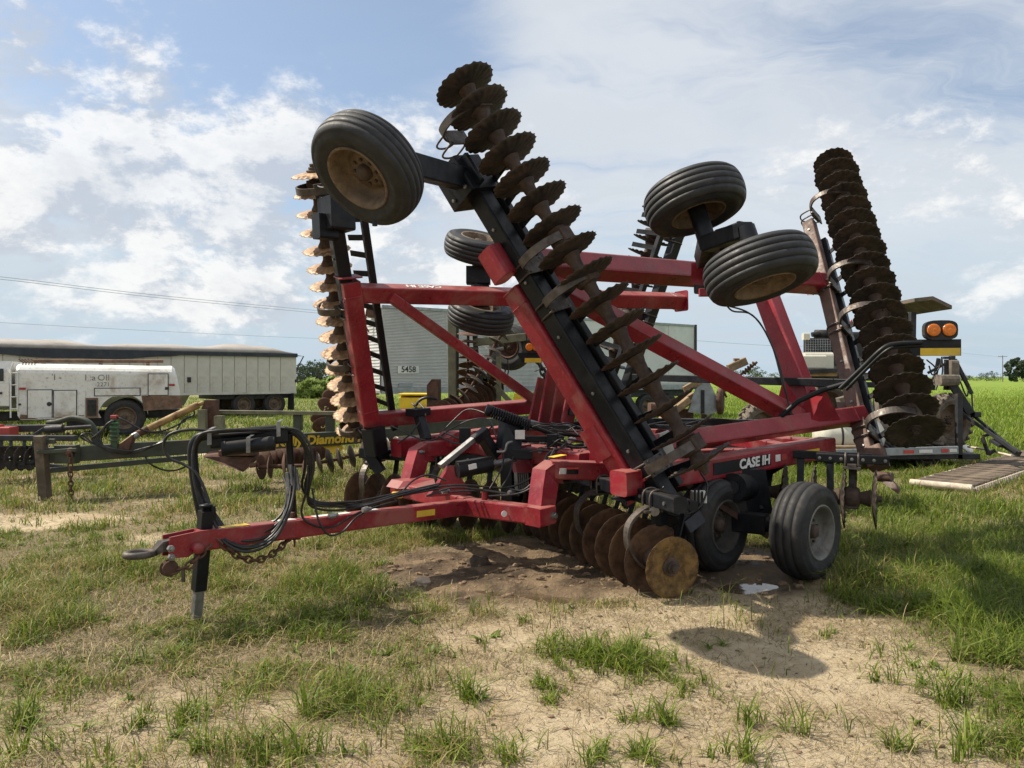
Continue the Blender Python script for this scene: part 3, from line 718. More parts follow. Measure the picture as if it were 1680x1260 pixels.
# hose mast: arch of tube with document tube
b = MB(); b.tube(spline([W(334, 860, 5.45), W(322, 800, 5.45), W(316, 745, 5.45), W(322, 722, 5.45), W(342, 714, 5.46), W(400, 709, 5.55), W(455, 704, 5.66)], 6), .036, 10); b.build('hose_mast', M_BLK, HR)
b = MB(); b.tube([W(474, 712, 5.7), W(478, 790, 5.78), W(482, 850, 5.85)], .028, 8); b.build('mast_post', M_BLK, HR)
b = MB(); b.beam(W(345, 722, 5.50), W(472, 713, 5.68), .08, .13, Z_, .02); b.build('mast_beam', M_BLK, HR)
b = MB(); b.cyl(W(366, 736, 5.45), W(451, 727, 5.55), .055, 18); b.lathe(W(364, 736, 5.45), W(451, 727, 5.55) - W(366, 736, 5.45), [(.06, 0), (.06, .03)], 18); b.build('document_tube', M_BLK, HR)
for px, py, Y in ((349, 715, 5.45), (461, 702, 5.62), (412, 728, 5.45)):
    b = MB(); c = W(px, py, Y); b.strip([c - V((0, 0.06, .06)), c + V((0, -.062, -.03)), c + V((0, -.062, .05)), c + V((0, .03, .062))], A_, .03, .004); b.build('mast_band', M_STEEL, HR)

def hose(pts, r=.0125, m=M_HOSE, name='hydraulic_hose', k=6):
    j = [random.uniform(-2.2, 2.2) for _ in range(2 * len(pts))]
    b = MB(); b.tube(spline([W(p[0] + j[2 * i], p[1] + j[2 * i + 1], p[2]) for i, p in enumerate(pts)], k), r * .82, 7); return b.build(name, m, HR)
for d in range(6):   # bundle over the mast, down and round the big loop
    e = d * 4.2; y = 5.38 + .035 * d
    hose([(470 - d, 703 + d * 2, y + .3), (420, 704 + d * 2.5, y + .1), (360, 707 + d * 2.6, y), (330 - d, 716 + d, y), (318 - d * .5, 745, y), (322 + d, 800, y - .02), (340 + e, 850 + e * .3, y - .02), (372 + e * .5, 893 - e * .8, y - .12), (412, 906 - e * 1.4, y - .06), (450 - e * .5, 886 - e, y + .03), (474 - e * .4, 845 - e * .3, y + .12), (484 - e * .6, 800, y + .25), (482 - e * .8, 765 + d * 3, y + .32)])
for d in range(4):   # arc over the mast to the right, then back along the tongue
    e = d * 4.0; y = 5.62 + .03 * d
    hose([(462, 701 + e * .7, y), (488 - e * .3, 708 + e * .6, y), (507 - e * .6, 732 + e * .3, y + .02), (513 - e, 768, y + .05), (508 - e, 800, y + .08), (506 + e, 828 - e * .4, y + .16), (545 + e * 2, 838 - e * 1.2, y + .34), (600, 832 - e * .9, y + .58), (660 + e, 812 - e * .5, y + .9), (720, 800 - e * .4, y + 1.2)])
hose([(350, 707, 5.44), (312, 706, 5.40), (281, 713, 5.36), (269, 730, 5.36), (276, 750, 5.37), (300, 764, 5.38), (326, 778, 5.36), (340, 820, 5.33), (352, 862, 5.30), (380, 892, 5.30), (415, 897, 5.38), (452, 872, 5.55), (476, 820, 5.75)], .013)
hose([(512, 800, 5.75), (520, 850, 5.72), (538, 876, 5.75), (562, 872, 5.85), (584, 850, 5.95), (600, 838, 6.1)], .010)
hose([(505, 765, 5.7), (506, 800, 5.7), (494, 840, 5.72), (512, 862, 5.75), (545, 864, 5.9), (590, 842, 6.1), (650, 824, 6.45)], .011)
for d, (x, y0) in enumerate(((476, 762), (471, 775), (485, 770))):
    b = MB(); b.cyl(W(x, y0, 5.72), W(x + 3, y0 + 24, 5.72), .016, 8); b.cyl(W(x + 3, y0 + 24, 5.72), W(x + 4, y0 + 34, 5.72), .021, 6); b.build('hose_coupler', M_STEEL, HR)
# safety chain under the tongue
def chain(pts, root, m, L=.075, r=.009, name='chain_link', parent=None):
    P = spline(pts, 12); d = 0; out = []; acc = 0; step = L * .72
    mb = MB(); n = 14; path = []
    for k in range(n + 1):
        t = 2 * math.pi * k / n; path.append(V((.5 * L * math.cos(t) * 1.0, .30 * L * math.sin(t), 0)))
    mb.tube(path, r, 6, False); me = mb.mesh(name, m); i = 0
    nxt = 0
    for a, c in zip(P[:-1], P[1:]):
        l = (c - a).length
        while nxt <= acc + l:
            t = (nxt - acc) / l; p = lerp(a, c, t); dr = (c - a).normalized()
            M = basis(dr).to_4x4() @ Matrix.Rotation(R_(90), 4, 'Y'); M = Matrix.Translation(p - OFF[parent.name]) @ M @ Matrix.Rotation(R_(90) * (i % 2) + .3, 4, 'X')
            o = sublink(name, me, parent, M); i += 1; nxt += step
        acc += l
cp = MB(); cp.box(W(487, 880, 5.95), .05, .05, .05); cpo = cp.build('safety_chain', M_RUSTY, HR)
chain([W(350, 880, 5.25), W(368, 895, 5.28), W(390, 912, 5.34), (W(420, 919, 5.45)), W(448, 908, 5.58), W(470, 888, 5.72), W(486, 866, 5.85)], HR, M_RUSTY, .075, .0085, parent=cpo)
chain([W(483, 878, 5.8), W(483, 895, 5.8)], HR, M_RUSTY, .07, .0085, parent=cpo)
chain([W(285, 936, 5.0), W(310, 928, 5.06), W(322, 915, 5.12), W(345, 895, 5.2)], HR, M_RUSTY, .075, .0085, parent=cpo)
b = MB(); b.tube([W(478, 840, 5.8), W(480, 870, 5.82), W(486, 850, 5.84)], .03, 8); b.build('chain_bracket', M_RUSTY, HR)

# T-piece and pivots
b = MB(); b.beam(H1 - td * .12, pvN - A_ * .0, .15, .16, Z_, .015); b.beam(H1 - td * .1 + V((0, 0, .012)), pvF + V((0, 0, -.02)), .15, .15, Z_, .015); b.build('tongue_yoke', M_RED, HR)
for c in (pvN + V((.01, 0, 0)), pvF):
    b = MB(); b.beam(c - A_ * .10, c + A_ * .10, .21, .165, Z_, .02); b.build('pivot_block', M_RED, HR)
    b = MB(); b.lathe(c + P_ * .10 + A_ * .06, P_, [(.035, 0), (.035, .02), (.022, .022), (.022, .045), (.001, .047)], 8, False); b.build('pivot_bolt', M_BOLT, HR)
b = MB(); b.cyl(W(795, 820, 7.0), W(795, 806, 7.0), .028); b.build('lock_pin', M_RED, HR)
# levelling linkage
b = MB(); b.plate([W(700, 815, 7.3), W(716, 795, 7.3), W(735, 764, 7.3), W(744, 764, 7.3), W(749, 775, 7.3), W(771, 810, 7.3)], P_ * .05); b.build('link_lug', M_RED, HR)
b = MB(); b.plate([W(643, 800, 7.95), W(652, 788, 8.0), W(702, 784, 8.0), W(706, 800, 7.9)], P_ * .22); b.build('yoke_head', M_RED, HR)
b = MB(); b.beam(W(722, 765, 7.25), W(780, 718, 7.45), .05, .07, P_); b.build('link_arm', M_STEEL, HR)
b = MB(); b.beam(W(778, 722, 7.43), W(799, 706, 7.5), .08, .10, P_); b.beam(W(790, 712, 7.5), W(812, 748, 7.6), .09, .14, P_); b.build('link_head', M_BLK, HR)
b = MB(); b.box(W(763, 714, 8.0), .12, .1, .16); b.build('valve_block', M_BLK, HR)
b = MB(); b.cyl(W(750, 772, 7.2), W(806, 762, 7.35), .075, 16); b.beam(W(750, 760, 7.2), W(806, 751, 7.35), .10, .03); b.build('leveling_cylinder', M_BLK, HR)
b = MB(); b.beam(W(769, 767, 7.09), W(782, 764, 7.13), .05, .003, V((0, -1, 0)), .0005, 2); b.build('sticker', M_WHITE, HR)
b = MB(); b.cyl(W(806, 762, 7.35), W(845, 753, 7.5), .03); b.build('cylinder_rod', M_STEEL, HR)
b = MB(); b.plate([W(818, 736, 7.5), W(824, 690, 7.55), W(832, 683, 7.6), W(846, 684, 7.6), W(852, 700, 7.6), W(850, 738, 7.5)], P_ * .10); b.build('spring_upright', M_BLK, HR)
b = MB(); b.beam(W(845, 713, 7.42), W(861, 713, 7.42), .02, .09); b.build('sticker', M_WHITE, HR)
sp0, sp1 = W(800, 673, 7.5), W(925, 719, 7.6)
b = MB(); b.cyl(sp0, sp1, .022); b.lathe(sp0, sp1 - sp0, [(.001, -.02), (.06, -.02), (.06, .04), (.03, .04)], 12); b.build('spring_rod', M_BLK, HR)
b = MB(); M3 = basis(sp1 - sp0); Ls = (sp1 - sp0).length; pts = []
for k in range(16 * 12 + 1):
    t = k / (16 * 12); a = 2 * math.pi * 16 * t; pts.append(lerp(sp0, sp1, .05 + .5 * t) + M3 @ V((.052 * math.cos(a), .052 * math.sin(a), 0)))
b.tube(pts, .011, 6); b.build('leveling_spring', M_BLK, HR)
b = MB(); b.box(W(850, 745, 7.5), .28, .12, .10); b.box(W(880, 720, 7.6), .5, .08, .06); b.box(W(905, 722, 7.6), .10, .14, .13); b.build('valve_block', M_BLK, HR)
b = MB(); b.plate([W(838, 735, 7.75), W(868, 728, 7.8), W(876, 775, 7.7), W(845, 775, 7.6)], P_ * .06); b.build('link_lug', M_RED, HR)
b = MB(); b.tube(spline([W(815, 741, 7.3), W(828, 740, 7.3), W(832, 728, 7.3), W(840, 725, 7.35)], 4), .014, 6); b.build('crank_handle', M_STEEL, HR)
b = MB(); b.box(W(652, 812, 6.6), .09, .07, .05); b.build('brass_manifold', M_YEL, HR)
for pts in (([(700, 800, 6.9), (760, 795, 7.0), (830, 800, 7.1), (880, 780, 7.1), (905, 745, 7.3), (930, 728, 7.5)]),
            ([(720, 808, 6.9), (790, 806, 6.95), (850, 808, 6.95), (885, 780, 7.0), (905, 740, 7.3)]),
            ([(640, 700, 8.5), (700, 722, 8.4), (740, 705, 8.4), (770, 690, 8.3), (800, 690, 8.0), (815, 715, 7.8)]),
            ([(700, 735, 8.4), (745, 690, 8.6), (770, 672, 8.6), (800, 678, 8.4), (840, 700, 8.2)]),
            ([(730, 708, 8.3), (760, 722, 8.1), (800, 720, 8.0)]),
            ([(820, 800, 7.0), (835, 775, 7.2), (840, 750, 7.4)]), ([(805, 800, 7.0), (822, 770, 7.2), (826, 745, 7.4)]),
            ([(660, 808, 6.7), (680, 790, 7.0), (705, 780, 7.2), (730, 790, 7.2)]),
            ([(930, 722, 7.6), (1000, 726, 7.7), (1060, 716, 7.8), (1120, 705, 8.0)]),
            ([(900, 700, 7.8), (960, 716, 7.8), (1000, 708, 7.9)]),
            ([(1100, 702, 7.9), (1160, 690, 8.2), (1215, 692, 8.4)]),
            ([(1185, 492, 7.6), (1200, 508, 7.5), (1235, 518, 7.6), (1262, 560, 7.7), (1283, 620, 7.6), (1300, 680, 7.5)]),
            ([(1195, 500, 7.6), (1225, 512, 7.5), (1250, 540, 7.6), (1280, 600, 7.6), (1296, 680, 7.5)]),
            ([(1090, 800, 6.0), (1075, 812, 6.0), (1085, 835, 6.0), (1110, 845, 6.05), (1145, 832, 6.1), (1160, 800, 6.2), (1150, 775, 6.3)])):
    hose(pts, .011)

# dark centre structure under the deck
b = MB(); b.beam(W(838, 735, 8.0), W(838, 830, 8.0), .12, .16, P_); b.build('centre_post', M_BLK, HR)
b = MB(); b.beam(W(868, 740, 8.1), W(870, 835, 8.1), .14, .20, P_); b.build('centre_post', M_BLK, HR)
b = MB(); b.box(W(855, 790, 8.2), .5, .12, .42, .02, A_); b.build('centre_plate', M_BLK, HR)
for k in range(6):
    b = MB(); b.beam(W(846 + 3.5 * k, 770, 7.8), W(848 + 3.5 * k, 806, 7.8), .012, .05, P_, .002, 2); b.build('cooler_fin', M_STEEL, HR)
for x0, y0, x1, y1, Y in ((860, 745, 940, 722, 7.7), (900, 730, 985, 735, 7.8), (915, 712, 1000, 716, 8.0), (930, 735, 1000, 722, 7.7)):
    b = MB(); b.cyl(W(x0, y0, Y), W(x1, y1, Y + .2), .022, 8); b.build('oil_line', M_BLK, HR)
for x, y, Y in ((906, 726, 7.6), (938, 722, 7.7), (966, 728, 7.75), (890, 738, 7.6)):
    b = MB(); b.lathe(W(x, y, Y), A_, [(.001, -.04), (.034, -.04), (.034, .0), (.022, .005), (.022, .05), (.001, .05)], 8, False); b.build('oil_fitting', M_STEEL, HR)
b = MB(); b.beam(W(935, 715, 8.4), W(1010, 718, 8.2), .16, .14); b.build('centre_beam', M_RED, HR)
for pts in ([(835, 805, 6.95), (862, 802, 6.95), (890, 775, 7.0), (900, 745, 7.2), (930, 730, 7.5)], [(800, 812, 6.9), (850, 812, 6.9), (878, 796, 6.9), (893, 766, 7.0), (912, 735, 7.3)], [(806, 700, 7.9), (790, 712, 8.0), (775, 726, 8.0), (745, 728, 8.2), (720, 716, 8.4)], [(905, 725, 7.5), (945, 735, 7.5), (985, 730, 7.5), (1008, 742, 7.3)],
            [(700, 812, 6.75), (740, 802, 6.85), (790, 803, 6.95), (850, 815, 7.0)], [(690, 690, 8.6), (670, 712, 8.5), (655, 728, 8.5)], [(1060, 700, 8.2), (1090, 692, 8.4), (1130, 694, 8.4), (1170, 686, 8.6)]):
    hose(pts, .012)

for i in range(12):
    x0, x1 = random.uniform(850, 930), random.uniform(950, 1015); y0 = random.uniform(700, 745); Y0 = random.uniform(7.3, 8.0)
    hose([(x0, y0, Y0), (x0 + 20, y0 - random.uniform(-12, 14), Y0), ((x0 + x1) / 2, y0 + random.uniform(-12, 12), Y0 + .1), (x1 - 15, y0 + random.uniform(-14, 10), Y0 + .1), (x1, y0 + random.uniform(-10, 14), Y0)], .010)
for x, y, Y in ((690, 742, 8.2), (760, 735, 8.3), (600, 836, 6.05), (545, 846, 5.9), (730, 806, 6.9), (838, 808, 6.95)):
    b = MB(); b.lathe(W(x, y, Y), A_, [(.001, -.03), (.020, -.03), (.024, -.01), (.024, .02), (.014, .022), (.014, .05), (.001, .05)], 10, False); b.build('hose_fitting', M_STEEL, HR)

# wing transport wheels (near), on a rocking axle under the upper beam
wax = V((-.22, .26, .94)).normalized()
w1, w2 = W(1139, 330, 6.2), W(1246, 443, 5.62)
wheel(HR, w1, wax, T_WING, .3); wheel(HR, w2, -wax, T_WING, 1.0)
wm = W(1192, 392, 6.05)
b = MB(); b.cyl(w1 - wax * .02, w1 - wax * .42, .075); b.cyl(w2 + wax * .02, w2 + wax * .36, .075); b.beam(w1 - wax * .40, w2 + wax * .34, .16, .13, wax); b.cyl(W(1212, 396, 6.0), W(1225, 372, 6.0), .09, 18); b.build('rocker_axle', M_BLK, HR)
b = MB(); b.beam(wm, W(1166, 440, 7.5), .15, .20, wax); b.beam(W(1160, 385, 6.2), W(1150, 428, 7.2), .10, .14, wax); b.box(W(1166, 462, 7.55), .22, .26, .24, .02, A_); b.build('wheel_arm', M_BLK, HR)
b = MB(); b.plate([W(1135, 432, 7.45), W(1162, 428, 7.5), W(1162, 470, 7.5), W(1135, 466, 7.45)], A_ * .02); b.box(W(1157, 480, 7.4), .12, .06, .08); b.build('mount_plate', M_RED, HR)
# far wing wheels
fax = V((.20, -.36, .91)).normalized()
wheel(HR, W(783, 406, 9.4), fax, T_WING, .2); wheel(HR, W(789, 517, 9.3), -fax, T_WING, .8)
b = MB(); b.cyl(W(786, 415, 9.4), W(784, 450, 9.4), .08); b.beam(W(786, 445, 9.4), W(790, 500, 9.3), .20, .16); b.box(W(785, 452, 9.35), .3, .2, .22); b.build('rocker_axle', M_BLK, HR)
# gauge wheel ahead of the near front gang
gv = (V((.95, -4.95, -1.38))).normalized(); gd = V((-.72, 0, -.70)); gd = (gd - gv * gd.dot(gv)).normalized()
gax = (gv * .62 + gd * .78).normalized(); gc = W(603, 278, 5.40)
wheel(HR, gc, gax, T_GAUGE, .5)
g1 = gc - gax * .30; bt = B0 + bax * bL * .84 + bN * .5
b = MB(); b.cyl(gc, g1, .06); b.beam(g1, W(668, 272, 5.9), .12, .16, Z_); b.beam(W(662, 268, 5.85), lerp(W(662, 268, 5.85), bt, .98), .14, .19, Z_); b.beam(W(612, 205, 5.75), W(632, 232, 5.85), .10, .16, Z_); b.build('gauge_wheel_arm', M_BLK, HR)
b = MB(); b.box(bt + bN * .02 - bQ * .05, .36, .34, .34, .02, bax, bN); b.box(bt - bQ * .12 - bN * .14, .30, .05, .16, .01, bax, bN); b.build('beam_clamp', M_BLK, HR)
b = MB()
for k in (-1, 1):
    for q in (-1, 1):
        b.lathe(bt - bQ * .225 + bax * .12 * k + bN * .10 * q, -bQ, [(.018, 0), (.018, .02), (.001, .022)], 6, False)
b.build('clamp_bolts', M_BOLT, HR)['kind'] = 'stuff'
b = MB(); b.lathe(W(615, 366, 5.25), Z_, [(.001, -.02), (.02, -.02), (.02, .02), (.001, .02)], 6, False); b.build('grease_cap', M_BLK, HR)
# ground wheels
wheel(HR, W(1322, 870, 6.45), P_, T_GROUND, .4); wheel(HR, W(1170, 860, 6.78), P_, T_INNER, 1.2)
ga = W(1322, 870, 6.45) - P_ * .2
b = MB(); b.cyl(W(1322, 870, 6.45) - P_ * .05, W(1322, 870, 6.45) - P_ * .42, .07); b.beam(W(1322, 870, 6.45) - P_ * .36, W(1205, 855, 6.9) , .14, .18); b.beam(W(1240, 850, 7.0), W(1205, 790, 7.3), .18, .26, P_); b.beam(W(1205, 795, 7.25), W(1290, 745, 7.5), .16, .16); b.build('rocker_axle', M_BLK, HR)
b = MB(); b.cyl(W(1202, 800, 6.75), W(1230, 798, 7.1), .13, 20); b.cyl(W(1202, 800, 6.74), W(1201, 800, 6.72), .06, 16); b.plate([W(1190, 770, 7.0), W(1240, 768, 7.0), W(1252, 840, 7.0), W(1180, 850, 7.0)], P_ * .2); b.build('rockshaft', M_BLK, HR)
b = MB(); b.beam(W(1120, 790, 6.7), W(1260, 880, 6.9), .03, .05); b.beam(W(1140, 785, 6.9), W(1190, 805, 6.8), .05, .06); b.build('lift_link', M_RUSTY, HR)
b = MB(); b.box(W(1146, 815, 6.4), .12, .10, .10, .01); b.build('document_pack', M_WHITE, HR, 'small white striped pack tied under the frame')
b = MB()
for k in range(3): b.box(W(1140 + 6 * k, 813 + 2 * k, 6.33), .012, .03, .11, .002)
b.build('pack_strap', M_BLK, HR)
# black plates at the lower end of the near wing's front gang
b = MB(); b.box(B0 - bax * bL * .10 + bN * .46, .10, .26, .22, .01, bax, bN); b.box(W(1100, 829, 6.15), .36, .22, .04, .01, A_); b.box(W(1082, 845, 6.05), .10, .1, .16, .01, A_); b.build('gang_mount', M_BLK, HR)
b = MB(); b.lathe(W(1073, 838, 5.98), V((0, -1, 0)), [(.04, 0), (.04, .03), (.001, .032)], 10, False); b.lathe(W(1019, 747, 6.42), V((.4, -1, 0)), [(.035, 0), (.035, .03), (.001, .032)], 8, False); b.build('frame_bolts', M_BOLT, HR)['kind'] = 'stuff'
b = MB(); b.box(W(1018, 752, 6.5), .16, .12, .14, .01, bax, bN); b.box(W(1045, 812, 6.4), .50, .16, .02, .004, A_); b.build('frame_bracket', M_BLK, HR)
b = MB(); c = C0 - cax * .30 + cN * .42; b.box(c + cax * .12, .22, .15, .18, .02, cax, cN); b.cyl(c - cax * .10 - P_ * .06, c - cax * .10 + P_ * .10, .05); b.plate([c - cax * .16, c - cax * .28 + P_ * .12, c - cax * .22 + P_ * .15, c - cax * .05 + P_ * .05], A_ * .03); b.build('gang_mount', M_BROWN, HR)
# scraper stack of the near wing where it meets the frame
b = MB(); b.plate([W(1080, 712, 6.5), W(1096, 706, 6.5), W(1108, 750, 6.5), W(1092, 752, 6.5)], P_ * .02); b.build('warning_strip', M_WHITE, HR)

# warning light bar across the rear
lb0, lb1 = W(1040, 619, 9.5), W(1396, 629, 7.35)
rbeam('light_bar', lb0, lb1, .07, .085, m=M_BLK)
b = MB(); b.tube([W(1262, 700, 7.5), W(1310, 658, 7.35), W(1350, 640, 7.3), W(1392, 628, 7.2)], .026, 8); b.build('light_arm', M_BLK, HR)
b = MB(); b.tube(spline([W(1378, 638, 7.2), W(1415, 603, 7.1), W(1448, 572, 7.0), W(1470, 564, 7.0), W(1512, 562, 7.0)], 5), .021, 8); b.build('light_arm', M_BLK, HR)
b = MB(); b.tube(spline([W(1388, 640, 7.25), W(1425, 602, 7.15), W(1455, 575, 7.05), W(1475, 569, 7.02), W(1512, 567, 7.02)], 5), .016, 8); b.build('light_arm', M_BLK, HR)
def light_head(c, w, face, side, upv, scale=1.0):
    f = V(face).normalized(); s = V(side).normalized()
    b = MB(); h = .125 * scale
    b.plate([c - s * w * .5 - Z_ * h, c - s * w * .78 - Z_ * h * .05, c - s * w * .78 + Z_ * .03, c + s * w * .6 + Z_ * .03, c + s * w * .6 - Z_ * h], f * .02)
    o = b.build('light_panel', M_BLK, HR)
    b = MB(); b.plate([c - s * w * .38 - Z_ * h * .98 + f * .014, c - s * w * .38 - Z_ * h * .42 + f * .014, c + s * w * .58 - Z_ * h * .42 + f * .014, c + s * w * .58 - Z_ * h * .98 + f * .014], f * .004); b.build('reflector', M_YEL, o)
    b = MB(); hc_ = c + s * w * .10 + Z_ * (.03 + .085 * scale)
    prof = []
    for k in range(24):
        t = 2 * math.pi * k / 24; ca, sa = math.cos(t), math.sin(t)
        prof.append(hc_ + s * w * .40 * math.copysign(abs(ca) ** .6, ca) + Z_ * .092 * scale * math.copysign(abs(sa) ** .55, sa))
    b.plate(prof, f * .09); lh = b.build('light_housing', M_DARKST, o)
    for k in (-1, 1):
        q = MB(); cc = hc_ + s * w * .185 * k + f * .045
        q.lathe(cc, f, [(.060 * scale, 0), (.058 * scale, .012), (.052 * scale, .020), (.049 * scale, .018), (.041 * scale, .027), (.038 * scale, .025), (.028 * scale, .032), (.025 * scale, .030), (.013 * scale, .035), (.001, .034)], 20); al = q.build('amber_light', M_AMBER, o)
        q = MB(); q.lathe(cc, f, [(.064 * scale, -.004), (.066 * scale, .010), (.060 * scale, .012), (.058 * scale, .004)], 20); q.build('lens_ring', M_ENG, o)
light_head(W(1535, 562, 7.0), .36, (-.25, -1, 0), (1, -.2, 0), Z_)
light_head(W(872, 582, 11.0), .26, (-.2, -1, 0), (1, -.1, 0), Z_, .95)

# lettering and stickers
sdv = (sb1 - sb0).normalized(); sout = frame(sb1 - sb0, Z_)[1]
def on_side(px): # point on near side beam face at pixel column
    lo_, hi_ = 0.0, 1.0
    for _ in range(40):
        t = (lo_ + hi_) / 2; p = lerp(sb0, sb1, t) + sout * .1; x = CX + p.x / p.y * FPX
        lo_, hi_ = (t, hi_) if x < px else (lo_, t)
    return lerp(sb0, sb1, t) + sout * .1025
b = MB(); b.beam(on_side(1170) + sout * .001, on_side(1264) + sout * .001, .11, .003, sout, .0005, 2); bd = b.build('brand_decal', M_BLK, HR)
text('brand_lettering', 'CASE IH', .125, on_side(1237) + sout * .006, sdv, Z_, M_WHITE, bd, .004, .12)
b = MB(); b.beam(on_side(1272), on_side(1280), .065, .003, sout, .0005, 2); b.build('sticker', M_WHITE, HR)
b = MB(); b.beam(on_side(1282), on_side(1290), .055, .003, sout, .0005, 2); b.build('sticker', M_REDF, HR)
b = MB(); b.beam(on_side(1322), on_side(1344), .05, .003, sout, .0005, 2); b.build('sticker', M_YEL, HR)
fo = V((-.05, -1, 0)); c = W(925, 772, 6.75)
for x0, x1, m in ((918, 929, M_WHITE), (930, 949, M_BLK)):
    b = MB(); b.beam(W(x0, 773, 6.76), W(x1, 773, 6.80), .055, .003, fo, .0005, 2); b.build('sticker', m, HR)
b = MB(); b.beam(W(930, 768.5, 6.757), W(949, 768.5, 6.797), .016, .003, fo, .0005, 2); b.build('sticker', M_REFL, HR)
b = MB(); b.beam(W(904, 750, 6.75), W(925, 746, 6.85), .08, .003, Z_, .0005, 2); b.build('sticker', M_YEL, HR)
b = MB(); b.lathe(W(827, 843, 6.72) , V((.45, -.9, 0)), [(.028, 0), (.028, .004), (.001, .005)], 16, False); b.build('round_sticker', M_WHITE, HR)
# far wing lettering reads upside down with the wing folded
fd = (f_rt - f_lt).normalized()
fu = frame(fd, F_UP)[2]; fc = lerp(W(562, 480, f_lt.y + .02), f_rt, .20)
text('brand_lettering', 'CASE IH', .12, fc + fu * .097, -fd, fu.cross(-fd), M_WHITE, HR, .003, .1)

# ------------------------------------------------------------------ green disc chain harrow behind, on the left
KH = thing('chain_harrow', (W(380, 720, 11.5).x, 11.5, 0), 'dark green disc chain harrow with yellow lettering on its frame, standing behind the red machine', 'chain harrow')
def part(name, m, fn, root, label=None):
    b = MB(); fn(b); return b.build(name, m, root, label)
kd = W(646, 713, 12.6) - W(78, 747, 10.6)
def kface(p):
    lo_, hi_ = 0.0, 1.0
    for _ in range(40):
        t = (lo_ + hi_) / 2; q = W(78, 747, 10.6) + kd * t + frame(kd, Z_)[1] * .066
        lo_, hi_ = (t, hi_) if CX + q.x / q.y * FPX < p else (lo_, t)
    return q
part('frame_tube', M_GREEN, lambda b: b.beam(W(78, 747, 10.6), W(646, 713, 12.6), .12, .22), KH)
part('lower_bar', M_GREEN, lambda b: b.beam(W(80, 772, 10.6), W(318, 750, 11.4), .10, .07), KH)
part('frame_tube', M_GREEN, lambda b: b.beam(W(640, 706, 12.6), W(905, 688, 14.5), .14, .20), KH)
def f(b):
    p = W(75, 822, 10.55); p.z = -.02; b.beam(W(66, 715, 10.45), p, .13, .13, (1, 0, 0), .01)
part('jack_leg', M_WOODG, f, KH)
part('hitch_plate', M_GREEN, lambda b: (b.box(W(110, 745, 10.6), .30, .12, .26), b.beam(W(62, 742, 10.4), W(126, 738, 10.5), .06, .05), b.box(W(78, 724, 10.5), .22, .05, .07)), KH)
kc = part('hanging_chain', M_RUSTY, lambda b: b.lathe(W(115, 742, 10.5), (1, 0, 0), [(.05, -.05), (.07, 0), (.05, .05)], 10), KH)
chain([W(115, 748, 10.45), W(116, 790, 10.45), W(117, 818, 10.45)], KH, M_RUSTY, .09, .011, parent=kc)
def f(b):
    b.beam(W(188, 736, 10.9), W(188, 688, 10.9), .10, .06, (0, 1, 0))
    for k in range(5): b.box(W(188, 694 + 7 * k, 10.86), .13, .06, .022, .003)
hh = part('hose_holder', M_JD, f, KH)
part('holder_cap', M_REDF, lambda b: b.box(W(188, 684, 10.9), .085, .085, .05), hh)
for d in range(5):
    e = d * 3
    b = MB(); b.tube(spline([W(184 + d, 690, 10.85), W(172 - e, 700 + e, 10.8), W(166 - e * 1.2, 722, 10.8), W(176, 738 - d, 10.8), W(200 + e, 744 - d, 10.85), W(230, 741 - d, 10.9), W(258 + e, 728 - d, 11), W(272, 720 - e, 11.05)], 6), .014, 6); b.build('hydraulic_hose', M_HOSE, KH)
for pts in ([(190, 684, 10.9), (205, 690, 10.9), (235, 706, 11.0), (262, 708, 11.1), (285, 700, 11.2), (305, 690, 11.3)], [(136, 712, 10.8), (150, 725, 10.8), (175, 736, 10.8), (140, 722, 10.9), (133, 714, 10.8), (150, 712, 10.9), (168, 730, 10.9)],
            [(238, 748, 11), (245, 760, 11), (265, 770, 11.1), (285, 772, 11.1), (305, 765, 11.2), (325, 748, 11.3)], [(265, 712, 11.1), (262, 695, 11.15), (272, 688, 11.2)], [(290, 706, 11.2), (300, 690, 11.3), (318, 680, 11.4), (316, 668, 11.4)]):
    b = MB(); b.tube(spline([W(*p) for p in pts], 6), .013, 6); b.build('hydraulic_hose', M_HOSE, KH)
part('lift_cylinder', M_RUSTYEL, lambda b: (b.cyl(W(240, 705, 11.1), W(326, 664, 11.4), .055), b.cyl(W(200, 730, 10.95), W(222, 714, 11.02), .04), b.cyl(W(326, 664, 11.4), W(334, 660, 11.42), .03)), KH)
part('cylinder_rod', M_STEEL, lambda b: b.cyl(W(218, 717, 11.0), W(227, 712, 11.05), .05), KH)
part('cylinder_mount', M_RUSTY, lambda b: (b.cyl(W(222, 714, 11.04), W(244, 703, 11.1), .052), b.plate([W(196, 738, 10.95), W(200, 728, 10.95), W(222, 712, 11.0), W(214, 738, 10.95)], (0, .12, 0))), KH)
part('cylinder_mount', M_RUSTY, lambda b: (b.plate([W(334, 672, 11.5), W(340, 656, 11.5), W(356, 656, 11.5), W(354, 706, 11.5), W(340, 706, 11.5)], (0, .2, 0)),), KH)
part('post', M_OLIVE, lambda b: b.beam(W(332, 672, 11.3), W(333, 708, 11.3), .10, .12), KH)
part('post', M_OLIVE, lambda b: b.beam(W(360, 682, 11.3), W(361, 707, 11.3), .15, .12), KH)
part('upper_bar', M_OLIVE, lambda b: b.beam(W(354, 676, 11.7), W(553, 678, 11.9), .10, .06), KH)
part('post', M_GREEN, lambda b: b.beam(W(489, 680, 11.9), W(489, 706, 11.9), .13, .13), KH)
part('post', M_GREEN, lambda b: b.beam(W(542, 680, 11.95), W(542, 708, 11.95), .13, .13), KH)
